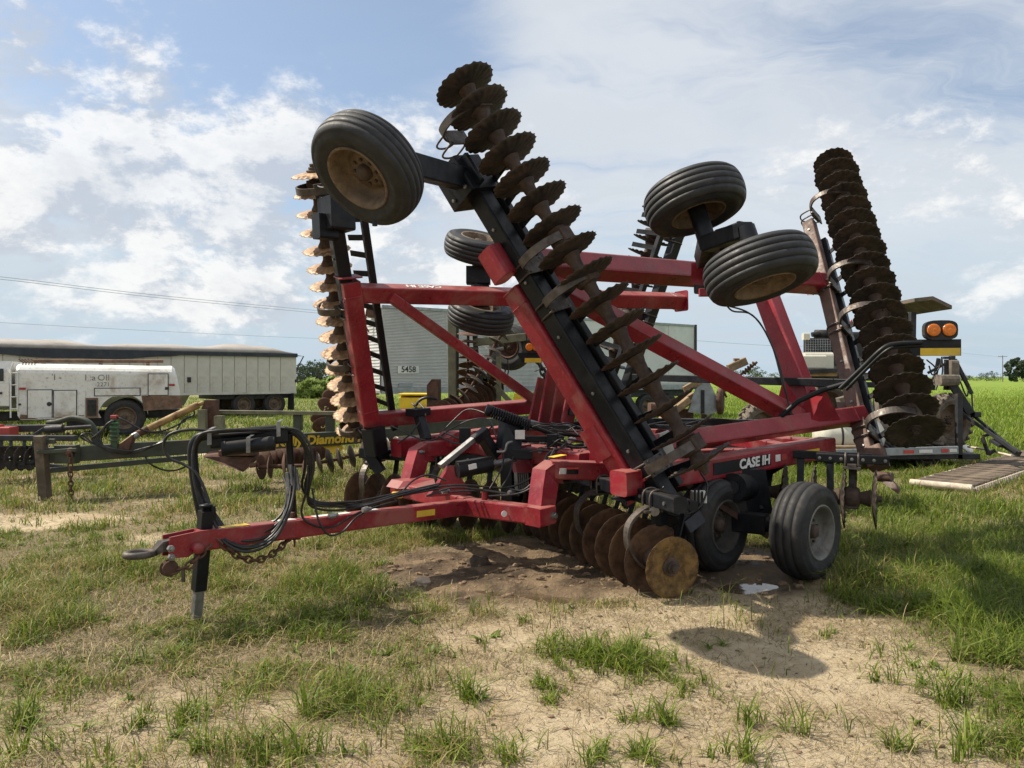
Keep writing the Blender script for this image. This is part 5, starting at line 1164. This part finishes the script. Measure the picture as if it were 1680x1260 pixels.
# loose pipe and white bucket lid on the grass
def tagged(o, label, cat, group=None):
    o['label'] = label; o['category'] = cat
    if group: o['group'] = group
    return o
b = MB(); b.tube(spline([W(1588, 733, 14.8), W(1620, 738, 14.3), W(1660, 748, 13.2)], 5), .022, 7); tagged(b.build('pipe', M_ROPE), 'thin pale pipe lying in the grass below the folded boom arm', 'pipe')
b = MB(); b.lathe(W(1587, 737, 15.0), V((.2, -.6, .8)), [(.001, .05), (.08, .045), (.11, .02), (.11, 0), (.001, 0)], 16); tagged(b.build('float_ball', M_WHITE), 'small white ball shaped float on the grass beside the trailer', 'float')

# ------------------------------------------------------------------ slatted conveyor mat on the grass, right
q0, q1 = V((W(1543, 803, 11.4).x, 11.4, .085)), V((W(1720, 740, 16.2).x, 16.2, .10))
CM = thing('conveyor_mat', q0, 'brown slatted conveyor mat with pale belt edges lying on the grass at right', 'conveyor mat')
qd = (q1 - q0).normalized(); qn = qd.cross(Z_).normalized(); QL = (q1 - q0).length; QW = .78
b = MB(); b.beam(q0 + qn * QW * .55 - Z_ * .04, q1 + qn * QW * .55 - Z_ * .02, .05, .07); b.build('edge_rail', M_ROPE, CM)
b = MB(); b.beam(q0 - qn * QW * .55 - Z_ * .02, q1 - qn * QW * .55 - Z_ * .02, .04, .08); b.build('edge_rail', M_ROPE, CM)
b = MB(); b.tube([q0 + qn * QW * .55, q0 - qn * QW * .55], .055, 12); b.build('end_roller', M_ROPE, CM)
mb = MB(); mb.beam(-qn * QW * .53, qn * QW * .53, .062, .03, Z_, .006, 2); sm_ = mb.mesh('slat', M_SLAT)
ns = int(QL / .095)
for k in range(ns):
    p = q0 + qd * (.10 + .095 * k) + Z_ * (.02 + .012 * random.uniform(-1, 1))
    link('slat', sm_, CM, Matrix.Translation(p) @ Matrix.Rotation(random.uniform(-.05, .05), 4, 'Z'))
mb = MB(); mb.beam(V((0, 0, -.05)), V((0, 0, .05)), .03, .05, qn, .01, 2)
b = MB()
for k in range(int(QL / .12)):
    p = q0 + qd * (.06 + .12 * k) + qn * (QW * .55 + .045) - Z_ * .03; b.beam(p - Z_ * .05, p + Z_ * .05, .05, .03, qn, .008, 2)
b.build('belt_cleats', M_ROPE, CM)['kind'] = 'stuff'

# ------------------------------------------------------------------ planter parts beyond the centre of the harrow
PL = thing('old_planter', (W(1150, 680, 16).x, 16, 0), 'old planter with a galvanised side shield and wooden blocks, seen under the harrow brace', 'planter')
part('side_shield', M_GALV, lambda b: b.plate([W(1128, 676, 16), W(1145, 628, 16), W(1162, 624, 16), W(1180, 662, 16), W(1176, 676, 16), W(1160, 680, 16)], (0, .08, 0)), PL)
part('shield_slot', M_ENG, lambda b: b.box(W(1153, 659, 15.94), .07, .02, .50, .02), PL)
part('press_wheel', M_RUSTY, lambda b: b.lathe(W(1182, 658, 16.1), (.9, -.4, 0), [(.001, -.05), (.28, -.05), (.30, 0), (.28, .05), (.001, .05)], 22), PL)
part('toolbar', M_WOOD, lambda b: (b.beam(W(1085, 690, 16), W(1130, 655, 16), .3, .14), b.beam(W(1122, 640, 16), W(1148, 625, 16), .14, .14), b.beam(W(1110, 668, 16.3), W(1140, 650, 16.3), .2, .2)), PL)
part('row_unit', M_RUSTY, lambda b: b.box(W(1115, 680, 16.3), .5, .4, .25, .03), PL)
part('row_unit', M_RUSTY, lambda b: b.box(W(1080, 672, 16.5), .4, .4, .3, .05), PL)
part('lift_arm', M_WOOD, lambda b: (b.beam(W(1195, 605, 17), W(1224, 592, 17), .16, .18), b.box(W(1208, 590, 17), .12, .1, .06)), PL)
part('down_spring', M_RUSTY, lambda b: (b.tube([W(1205, 628, 17), W(1215, 615, 17), W(1242, 594, 17)], .03, 6), [b.lathe(W(1220 + 4 * k, 612 - 3.6 * k, 17), (.75, 0, .66), [(.05, 0), (.07, .02), (.05, .04)], 8) for k in range(5)]), PL)
part('tine', M_RUSTY, lambda b: (b.beam(W(1180, 645, 16.2), W(1200, 636, 16.2), .06, .05), b.beam(W(1186, 640, 16.2), W(1192, 652, 16.2), .04, .04), b.beam(W(1194, 636, 16.2), W(1200, 646, 16.2), .04, .04)), PL)
part('frame_legs', M_RUSTY, lambda b: (b.beam(W(1100, 690, 16.4), V((W(1100, 0, 16.4).x, 16.4, 0)), .1, .1), b.beam(W(1155, 676, 16.2), V((W(1155, 0, 16.2).x, 16.2, 0)), .1, .1)), PL)

# ------------------------------------------------------------------ yellow implement and tan flat parts behind the far wing
YI = thing('yellow_hopper', (W(675, 660, 21).x, 21, 0), 'yellow seed hopper box low behind the red wing frame', 'hopper')
part('hopper_body', M_YELP, lambda b: b.loft([[V((x, y, z)) for y, z in ((21, .85), (21, 1.15), (21.5, 1.22), (22, 1.15), (22, .85))] for x in (W(655, 0, 21).x, W(702, 0, 21).x)]), YI)
part('hopper_lid', M_YELP, lambda b: b.box(V((W(678, 0, 21).x, 21.5, 1.245)), .84, 1.05, .05, .015), YI)
part('meter_row', M_ENG, lambda b: [b.box(V((W(660 + 9 * k, 0, 21).x, 21.0, .78)), .12, .2, .14, .02) for k in range(5)], YI)
part('hopper_leg', M_GREEN, lambda b: (b.beam(V((W(660, 0, 21).x, 21.5, 0)), V((W(660, 0, 21).x, 21.5, .85)), .1, .1), b.beam(V((W(698, 0, 21).x, 21.5, 0)), V((W(698, 0, 21).x, 21.5, .85)), .1, .1)), YI)
FB = thing('flat_bin', (W(650, 678, 18).x, 18, 0), 'tan flat topped steel bin behind the lower red wing beam', 'bin')
part('bin_side', M_OLIVE, lambda b: b.box(V((W(650, 0, 18).x, 18.4, .56)), 1.5, .8, .62, .02), FB)
part('bin_lid', M_GALV, lambda b: b.box(V((W(650, 0, 18).x, 18.4, .895)), 1.56, .9, .04, .01), FB)
part('bin_leg', M_DARKST, lambda b: [b.box(V((W(650, 0, 18).x + sx * .65, 18.4 + sy * .3, .13)), .08, .08, .26, .005) for sx in (-1, 1) for sy in (-1, 1)], FB)
part('bin_label', M_WHITE, lambda b: b.box(V((W(688, 0, 18).x - .1, 17.99, .68)), .16, .02, .16, .003), FB)

# ------------------------------------------------------------------ poles and wires
def pole(name, x, y, h, label):
    t = thing(name, (x, y, 0), label, 'utility pole')
    part('pole_shaft', M_POLE, lambda b: b.tube([V((x, y, -.2)), V((x, y, h))], [.17, .11], 9), t)
    part('crossarm', M_POLE, lambda b: b.beam(V((x - 1.6, y, h - .4)), V((x + 1.6, y, h - .4)), .12, .14), t)
    part('insulator', M_GALV, lambda b: [b.lathe(V((x + k, y, h - .33)), (0, 0, 1), [(.05, 0), (.07, .08), (.03, .2)], 8) for k in (-1.5, -.6, .6, 1.5)], t)
    return t
pole('utility_pole', (1645 - CX) / FPX * 260, 260, 9.2, 'distant wooden utility pole with one crossarm beside the big round tree')
def wire(name, pts, r, label):
    P = spline(pts, 10); b = MB(); b.tube(P, r * .75, 5); return tagged(b.build(name, M_WIRE), label, 'power line', 'power lines over the field')
wire('power_line', [W(-260, 428, 55), W(0, 454, 66), W(255, 484, 78), W(515, 509, 90), W(760, 531, 102)], .03, 'upper of the twin overhead wires sloping down towards the raised wing')
wire('power_line', [W(-260, 433, 55), W(0, 458, 66), W(255, 488, 78), W(515, 513, 90), W(760, 535, 102)], .03, 'lower of the twin overhead wires sloping down towards the raised wing')
wire('power_line', [W(-260, 512, 80), W(0, 529, 95), W(255, 543, 110), W(515, 555, 130), W(760, 562, 150)], .03, 'single thin wire just above the grain trailer tarp')
wire('power_line', [W(1000, 545, 110), W(1145, 559, 125), W(1300, 568, 140), W(1440, 566, 165), W(1645, 586, 260)], .035, 'thin wire over the field to the right, ending at the distant pole')

# ------------------------------------------------------------------ trees and bushes
def leafmat(name, c0, c1):
    m = bpy.data.materials.new(name); m.use_nodes = True; T = NT(m.node_tree); b = T.n['Principled BSDF']
    at = T.node('ShaderNodeAttribute', attribute_name='tint')
    sp = T.node('ShaderNodeSeparateColor', inp={0: at.outputs['Color']})
    T.l.new(T.mix(sp.outputs[0], c0, c1), b.inputs['Base Color']); b.inputs['Roughness'].default_value = .65; b.inputs['Specular IOR Level'].default_value = .2
    tr = T.node('ShaderNodeBsdfTranslucent'); T.l.new(T.mix(sp.outputs[0], c0, c1), tr.inputs['Color'])
    mx = T.node('ShaderNodeMixShader', inp={0: .3}); T.l.new(b.outputs[0], mx.inputs[1]); T.l.new(tr.outputs[0], mx.inputs[2])
    T.l.new(mx.outputs[0], T.n['Material Output'].inputs[0]); return m
M_LEAFF = leafmat('far_foliage', (.040, .062, .040), (.085, .115, .065))
M_LEAFC = leafmat('bush_foliage', (.17, .24, .06), (.34, .42, .13))
M_LEAFM = leafmat('mid_foliage', (.055, .085, .030), (.12, .16, .06))
def fast_mesh(name, co, quads_or_tris, m, tint=None, smooth=False):
    me = bpy.data.meshes.new(name); me.vertices.add(len(co)); me.vertices.foreach_set('co', co.astype(np.float32).ravel())
    f = quads_or_tris; me.loops.add(f.size); me.polygons.add(len(f)); me.loops.foreach_set('vertex_index', f.astype(np.int32).ravel())
    me.polygons.foreach_set('loop_start', (np.arange(len(f)) * f.shape[1]).astype(np.int32))
    if tint is not None:
        a = me.attributes.new('tint', 'FLOAT_COLOR', 'POINT'); a.data.foreach_set('color', tint.astype(np.float32).ravel())
    me.materials.append(m); me.update(); me.validate(); return me
def leaf_cloud(center, radii, nclump, nleaf, size, m, name, shape=None, seed=0):
    r = np.random.default_rng(seed); C = []
    while len(C) < nclump:
        p = r.uniform(-1, 1, 3)
        if np.linalg.norm(p) < 1 and np.linalg.norm(p) > .25 and (shape is None or shape(p)): C.append(p)
    C = np.array(C); cr = r.uniform(.14, .30, nclump)
    idx = r.integers(0, nclump, nleaf); d = r.normal(0, 1, (nleaf, 3)); d /= np.linalg.norm(d, axis=1)[:, None]
    P = (C[idx] + d * (cr[idx] * r.uniform(.3, 1, nleaf) ** .5)[:, None]) * np.array(radii) + np.array(center)
    a = r.normal(0, 1, (nleaf, 3)); a /= np.linalg.norm(a, axis=1)[:, None]; b_ = np.cross(a, r.normal(0, 1, (nleaf, 3))); b_ /= np.linalg.norm(b_, axis=1)[:, None]
    s = size * r.uniform(.6, 1.3, nleaf)[:, None]
    co = np.stack([P - a * s, P + b_ * s * .5, P + a * s, P - b_ * s * .5], 1).reshape(-1, 3)
    f = np.arange(nleaf * 4).reshape(-1, 4)
    ti = np.repeat(np.clip(r.uniform(0, 1, nclump)[idx] * .6 + r.uniform(0, .4, nleaf), 0, 1), 4)
    return fast_mesh(name, co, f, m, np.stack([ti, ti, ti, np.ones_like(ti)], 1))
def tree(x, y, h, rw, label, seed, m=M_LEAFF, nleaf=2600, shape=None, group=None, cat='tree', trunk=.22):
    t = thing('tree', (x, y, 0), label, cat, group)
    b = MB(); rr = random.Random(seed); b.tube([V((x, y, -.2)), V((x + .1, y, h * .4)), V((x, y, h * .8))], [h * .03, h * .02, h * .008], 8)
    for k in range(5):
        a = rr.uniform(0, 6.28); z = h * rr.uniform(.25, .6); b.tube([V((x, y, z)), V((x + math.cos(a) * rw * .6, y + math.sin(a) * rw * .6, z + h * .15))], [h * .012, h * .004], 6)
    b.build('trunk', M_BARK, t)
    me = leaf_cloud((x, y, h * (trunk + (1 - trunk) / 2)), (rw, rw, h * (1 - trunk) / 2), 46, nleaf, h * .045, m, 'crown', shape, seed)
    me.transform(Matrix.Translation((-x, -y, 0))); link('crown', me, t); return t
def px(p, y): return (p - CX) / FPX * y
tree(px(1668, 250), 250, 7.9, 3.7, 'big dense round-topped tree on the horizon at right edge', 3, M_LEAFF, 5200, lambda p: abs(p[0]) < .55 + .5 * (.6 - p[2]), trunk=.06)
hz = [(1582, 300, 3.0, 2.2), (1590, 300, 2.2, 1.5), (1618, 290, 3.4, 3.2), (1632, 280, 3.8, 3.6), (1603, 300, 2.2, 2.5), (1690, 260, 5.5, 4)]
for i, (p, y, h, w) in enumerate(hz):
    tree(px(p, y), y, h, w, ['low tree standing alone at the left end of the right horizon line', 'tiny tree just right of the left end of the distant line', 'wide low tree midway along the distant right horizon line', 'low tree close beside the distant utility pole on its left', 'tiny low tree left of the wide tree on the horizon', 'tall dark tree at the far right edge behind the big round tree'][i], 20 + i, M_LEAFF, 900, group='low trees on the right horizon', trunk=.02)
for i, (p, y, h, w) in enumerate([(488, 190, 5.2, 3.4), (499, 185, 4.4, 3.0), (512, 190, 5.6, 3.6), (524, 185, 6.2, 3.6), (540, 190, 5.2, 4.2), (560, 200, 5.4, 4), (585, 195, 5, 4)]):
    tree(px(p, y), y, h, w, ['dark far tree just clear of the grain trailer end, leftmost of its row', 'shortest dark far tree, second in the row right of the trailer', 'dark far tree, third in the row right of the trailer', 'tallest dark far tree, fourth in the row right of the trailer', 'wide dark far tree behind the lit disc gang, fifth of its row', 'dark far tree behind the red wing post, sixth of its row', 'dark far tree at the right end of the row by the box trailer'][i], 40 + i, M_LEAFF, 1300, group='dark trees beyond the grain trailer', trunk=.03)
for i, (p, y, h, w) in enumerate([(1147, 120, 4.0, 3.0), (1238, 200, 4.6, 3.2), (1205, 200, 3.5, 3), (1270, 210, 2.8, 2.5)]):
    tree(px(p, y), y, h, w, ['pale green tree peeping out right of the box trailer end', 'pale tree between the planter spring and the red wing post', 'small tree low behind the planter lift arm', 'low tree behind the red wing post'][i], 60 + i, M_LEAFM, 1300, trunk=.03)
def bush(x, y, h, rw, label, seed, m, n, group=None):
    me = leaf_cloud((0, 0, h * .48), (rw, rw * .7, h * .52), 40, n, .22, m, 'bush', None, seed)
    o = bpy.data.objects.new('bush', me); COL.objects.link(o); o.location = (x, y, 0); tagged(o, label, 'bush', group); return o
for i, (p, y, h, w) in enumerate([(500, 62, 1.2, 1.5), (518, 60, 1.55, 1.6), (538, 62, 1.6, 1.7), (560, 64, 1.4, 2), (585, 64, 1.3, 2)]):
    bush(px(p, y), y, h, w, ['lowest bright green bush, touching the grain trailer end', 'tall bright green bush, second from the grain trailer end', 'bright green bush just left of the lit disc gang', 'bright green bush behind the lit disc gang', 'bright green bush nearest the box trailer front'][i], 80 + i, M_LEAFC, 2600, 'green bushes right of the grain trailer')

# ------------------------------------------------------------------ stones and clods on the bare soil
def rock(x, y, s, m, label, cat, group=None, seed=1, name='stone'):
    rr = random.Random(seed); mb = MB(); n, k = 9, 6; rings = []
    for i in range(1, k):
        th = math.pi * i / k; rings.append([V((math.sin(th) * math.cos(2 * math.pi * j / n), math.sin(th) * math.sin(2 * math.pi * j / n) * .75, math.cos(th) * .55)) * s * rr.uniform(.72, 1.15) for j in range(n)])
    mb.loft(rings); o = mb.build(name, m); z = float(hgt(np.array([x]), np.array([y]))[0]); o.location = (x, y, z + s * .18); o.rotation_euler = (rr.uniform(-.2, .2), rr.uniform(-.2, .2), rr.uniform(0, 6))
    tagged(o, label, cat, group)
M_SHADECLOD = mat('shaded_soil_lump', (.055, .038, .026), .95, 0, .35, 12, (.11, .075, .045), .6, .8, 40, 9)  # darkened variant of the clod soil, shade under the tongue painted in
M_CLOD = mat('soil_clod', (.17, .115, .07), .95, 0, .35, 12, (.26, .19, .12), .6, .8, 40, 9)
rock(px(694, 6.2), 6.2, .085, M_STONE, 'pale angular stone at the left edge of the mud', 'stone')
rock(px(786, 6.9), 6.9, .13, M_SHADECLOD, 'dark flat soil lump in the shade under the tongue', 'soil clod', name='soil_clod', seed=5)
def clods():
    mb = MB(); rr = random.Random(77)
    n = 1500; X = rng.uniform(-2.8, 3.2, n); Y = rng.uniform(2.9, 8.0, n); mk = masks(X, Y); H = hgt(X, Y)
    for i in range(n):
        if max(mk[0][i], mk[1][i] * .8) < .5: continue
        s_ = rr.uniform(.12, 1) ** 1.6 * .036 * (1.25 if mk[0][i] > .6 else .55); rings = []; nn = 7; a0 = rr.uniform(0, 6)
        for q in range(1, 5):
            th = math.pi * q / 5; rings.append([V((math.sin(th) * math.cos(a0 + 2 * math.pi * k / nn), math.sin(th) * math.sin(a0 + 2 * math.pi * k / nn) * .7, math.cos(th) * .5)) * s_ * rr.uniform(.7, 1.2) + V((X[i], Y[i], H[i] + s_ * .15)) for k in range(nn)])
        mb.loft(rings)
    mb.build('soil_clods', M_CLOD)['kind'] = 'stuff'
clods()

# ------------------------------------------------------------------ grass
def grassmat(name, cols, transl=.35):
    m = bpy.data.materials.new(name); m.use_nodes = True; T = NT(m.node_tree); b = T.n['Principled BSDF']
    at = T.node('ShaderNodeAttribute', attribute_name='tint')
    b.inputs['Roughness'].default_value = .5; b.inputs['Specular IOR Level'].default_value = .3
    T.l.new(at.outputs['Color'], b.inputs['Base Color'])
    tr = T.node('ShaderNodeBsdfTranslucent'); T.l.new(at.outputs['Color'], tr.inputs['Color'])
    mx = T.node('ShaderNodeMixShader', inp={0: transl}); T.l.new(b.outputs[0], mx.inputs[1]); T.l.new(tr.outputs[0], mx.inputs[2])
    T.l.new(mx.outputs[0], T.n['Material Output'].inputs[0]); return m
M_GRASS = grassmat('grass_blade', None, .4); M_STRAW = grassmat('straw', None, .15)
def blades(name, x, y, h, w, lean, col, m, flat=False, seg=2):
    n = len(x); z = hgt(x, y)
    az = rng.uniform(0, 2 * np.pi, n); dx, dy = np.cos(az), np.sin(az); zero = np.zeros(n)
    tw = rng.uniform(-.9, .9, n); Wv = np.stack([np.cos(az + np.pi / 2 + tw), np.sin(az + np.pi / 2 + tw), zero], 1) * (w / 2)[:, None]
    pts = []
    hz_ = rng.uniform(.003, .022, n); bx, by = rng.uniform(-.25, .25, n) * h, rng.uniform(-.25, .25, n) * h; tip = rng.uniform(-.3, 1.5, n)
    P0 = np.stack([x, y, z + (.003 if flat else -.006)], 1)
    for k in range(seg + 1):
        t = k / seg
        if flat: d = np.stack([dx * h * t + bx * t * t, dy * h * t + by * t * t, hz_ * (4 * t * (1 - t) + tip * t * t)], 1)
        else: d = np.stack([dx * h * lean * t ** 1.9, dy * h * lean * t ** 1.9, h * (t * 1.08 - .52 * np.minimum(lean, 1.7) * t ** 2.6)], 1)
        pts.append(P0 + d)
    rows = []
    for k in range(seg): 
        ww = (1.0, .92, .66)[k] if seg == 3 else (1.0, .8)[k]
        rows += [pts[k] - Wv * ww, pts[k] + Wv * ww]
    rows.append(pts[seg]); nv = 2 * seg + 1
    co = np.stack(rows, 1).reshape(-1, 3); b = (np.arange(n) * nv)[:, None]; F = []
    for k in range(seg - 1):
        a = 2 * k; F += [b + np.array([[a, a + 1, a + 3]]), b + np.array([[a, a + 3, a + 2]])]
    a = 2 * (seg - 1); F.append(b + np.array([[a, a + 1, a + 2]]))
    f = np.concatenate(F, 1).reshape(-1, 3); c4 = np.concatenate([col, np.ones((n, 1))], 1)
    me = fast_mesh(name, co, f, m, np.repeat(c4, nv, 0)); o = bpy.data.objects.new(name, me); COL.objects.link(o); o['kind'] = 'stuff'; return o
def gcol(n, dry, lush):
    g1, g2, g3 = np.array([.070, .120, .012]), np.array([.23, .29, .038]), np.array([.46, .36, .15])
    t = rng.uniform(0, 1, n)[:, None]; c = g1 * (1 - t) + g2 * t
    isd = (rng.uniform(0, 1, n) < np.clip(.12 + .46 * dry - .2 * lush, .04, .8))[:, None]
    c = np.where(isd, g3 * rng.uniform(.5, 1.1, n)[:, None], c)
    return c * rng.uniform(.75, 1.2, n)[:, None]
def sample(n, y0, y1, power=1.0):
    y = np.sqrt(rng.uniform(0, 1, n) * (y1 ** 2 - y0 ** 2) + y0 ** 2) if power == 1 else y0 * (y1 / y0) ** rng.uniform(0, 1, n)
    return rng.uniform(-.78, .78, n) * y + rng.uniform(-.3, .3, n), y
def field_grass(name, n, y0, y1, hs, ws, power, seg=2):
    x, y = sample(n, y0, y1, power); mud, sand, dry, lush, field, cover = masks(x, y)
    cl = fbm(x * 3.4, y * 3.4, 3, 77); tuft = sst(.56, .70, cl)
    k = rng.uniform(0, 1, n) < (cover * (.34 + 1.3 * sst(.38, .60, cl)) + .30 * tuft * (1 - mud) * (.25 + .75 * (1 - sand)))
    k &= blob(x, y, 1.98, 6.25, .7, .45, .3) > 1
    mx_, my_ = x - 6.58, y - 11.4; k &= ~((np.abs(mx_ * .68 - my_ * .733) < .47) & (mx_ * .733 + my_ * .68 > -.05))
    x, y, dry, lush, field, cover, tuft = (a[k] for a in (x, y, dry, lush, field, cover, tuft)); n = len(x)
    tall = fbm(x * .8 + 9, y * .8, 3, 88)
    h = hs * rng.uniform(.35, 1.35, n) * (.45 + .75 * sst(.35, .7, tall) + .6 * tuft + .8 * lush * sst(13, 7, y))
    blades(name, x, y, h, ws * rng.uniform(.6, 1.4, n), rng.uniform(.2, 1.5, n), gcol(n, dry * (1 - .7 * tuft), np.maximum(lush, field)), M_GRASS, seg=seg)
field_grass('grass', 205000, 2.2, 8.5, .125, .0060, 1, 3)
field_grass('grass', 210000, 8.5, 18, .15, .011, 1)
field_grass('grass', 160000, 18, 60, .20, .030, 2)
# bright field beyond: upright young crop
x, y = sample(110000, 17, 150, 2); k = rng.uniform(0, 1, len(x)) < masks(x, y)[4] * .9 * sst(150, 60, y) * sst(-.35, .05, x / y + .15 * (fbm(x * .2, y * .2, 3, 5) - .5)); x, y = x[k], y[k]; n = len(x)
cc = np.array([.20, .285, .030]) * rng.uniform(.7, 1.25, n)[:, None] + rng.uniform(0, .04, (n, 1)) * np.array([1, .7, .3])
blades('field_crop', x, y, rng.uniform(.14, .30, n), .035 * rng.uniform(.6, 1.3, n), rng.uniform(.1, .7, n), cc, M_GRASS)
# dry litter lying flat
def litter(n, y0, y1, hs, ws):
    x, y = sample(n, y0, y1); mud, sand, dry, lush, field, cover = masks(x, y)
    pr = (.18 + .82 * sst(.40, .62, fbm(x * 1.8, y * 1.8, 4, 99))) * (1 - .95 * mud) * (1 - .35 * sand) * (1 - .6 * lush)
    k = rng.uniform(0, 1, n) < pr; x, y = x[k], y[k]; n = len(x)
    c = np.array([.37, .29, .165]) * rng.uniform(.22, 1.25, n)[:, None]
    blades('dry_litter', x, y, hs * rng.uniform(.3, 1.4, n), ws * rng.uniform(.5, 1.3, n), np.ones(n), c, M_STRAW, flat=True)
litter(135000, 2.2, 7.5, .085, .0040); litter(75000, 7.5, 16, .12, .009)
# single tufts that stand out on the bare soil
tufts = [(990, 1085, .30, 420, .26), (925, 1070, .20, 150, .20), (1060, 1095, .20, 190, .20), (1110, 1120, .18, 130, .15), (895, 1130, .10, 80, .14), (1640, 1085, .28, 240, .32), (1600, 1010, .26, 200, .28), (1665, 1170, .22, 150, .24),
         (765, 1145, .07, 60, .20), (1075, 1185, .12, 80, .19), (505, 1180, .10, 50, .30), (290, 1185, .16, 120, .18), (135, 965, .11, 110, .26), (290, 945, .10, 80, .17), (900, 1150, .06, 40, .14), (1225, 1190, .07, 30, .22), (1550, 1155, .11, 60, .28), (1320, 1200, .06, 20, .28), (560, 1010, .22, 190, .18), (460, 985, .2, 150, .16), (640, 985, .16, 80, .17), (610, 1150, .09, 50, .16),
         (1440, 1120, .08, 26, .18), (1060, 1245, .13, 80, .18), (720, 1235, .12, 80, .16), (1500, 950, .33, 300, .32), (1580, 950, .35, 280, .30), (1440, 1000, .22, 110, .2), (25, 1180, .16, 80, .24), (230, 1090, .11, 70, .15), (400, 1020, .1, 80, .13), (860, 1020, .08, 24, .12), (1360, 1050, .08, 24, .12), (1190, 1240, .15, 50, .26), (1620, 1230, .22, 110, .24), (960, 1235, .1, 50, .14), (430, 1240, .12, 80, .2), (110, 1110, .1, 50, .14), (1470, 1230, .1, 40, .2), (1700, 1000, .45, 340, .34), (340, 1235, .1, 40, .26), (520, 1235, .08, 30, .3), (65, 1240, .1, 30, .26), (830, 1245, .09, 40, .16), (680, 1090, .09, 30, .12)]
X, Y, Hh = [], [], []
for px_, py_, r, n, h in tufts:
    Yg = CH * FPX / (py_ - HY); xg = px(px_, Yg); n = int(n * 1.5); nc = max(2, n // 14)
    cx_, cy_ = rng.normal(0, r * .55, nc), rng.normal(0, r * .42, nc); q = rng.integers(0, nc, n); hh = rng.uniform(.45, 1.1, nc)
    X.append(xg + cx_[q] + rng.normal(0, .018, n)); Y.append(Yg + cy_[q] + rng.normal(0, .018, n)); Hh.append(h * hh[q] * rng.uniform(.4, 1.15, n))
x = np.concatenate(X); y = np.concatenate(Y); h = np.concatenate(Hh); n = len(x)
blades('grass', x, y, h, .0068 * rng.uniform(.6, 1.5, n), rng.uniform(.2, 1.7, n), gcol(n, np.full(n, .05), np.full(n, .6)), M_GRASS, seg=3)

# broad-leaved weeds among the grass
nw = 520; xw, yw = sample(nw, 2.4, 8.5); mk = masks(xw, yw); k = rng.uniform(0, 1, nw) < (1 - mk[0]) * (.35 + .65 * (1 - mk[1])) * (.3 + .7 * sst(.4, .6, fbm(xw * .9 + 3, yw * .9, 3, 123)))
xw, yw = np.repeat(xw[k], 9), np.repeat(yw[k], 9); n = len(xw); xw = xw + rng.normal(0, .012, n); yw = yw + rng.normal(0, .012, n)
cw_ = np.array([.15, .22, .035]) * rng.uniform(.6, 1.3, n)[:, None]
blades('weeds', xw, yw, rng.uniform(.035, .11, n), rng.uniform(.010, .022, n), rng.uniform(.5, 1.7, n), cw_, M_GRASS, seg=3)
# dead stems standing and fallen in the foreground
nd = 5200; xd, yd = sample(nd, 2.3, 8.0); mk = masks(xd, yd); k = rng.uniform(0, 1, nd) < (1 - mk[0]) * (.45 + .55 * (1 - mk[1])); xd, yd = xd[k], yd[k]; n = len(xd)
blades('dead_stems', xd, yd, rng.uniform(.06, .22, n), rng.uniform(.0025, .005, n), rng.uniform(.4, 2.2, n), np.array([.42, .33, .17]) * rng.uniform(.5, 1.1, n)[:, None], M_STRAW, seg=3)

# dark dead twigs and roots lying on the bare soil
nt = 9000; xt, yt = sample(nt, 2.3, 7.5); mk = masks(xt, yt); k = rng.uniform(0, 1, nt) < (1 - .8 * mk[0]) * (.25 + .75 * sst(.42, .6, fbm(xt * 2.2, yt * 2.2, 3, 141))); xt, yt = xt[k], yt[k]; n = len(xt)
blades('dark_twigs', xt, yt, rng.uniform(.02, .13, n), rng.uniform(.002, .0055, n), np.ones(n), np.array([.095, .068, .04]) * rng.uniform(.5, 1.6, n)[:, None], M_STRAW, flat=True)
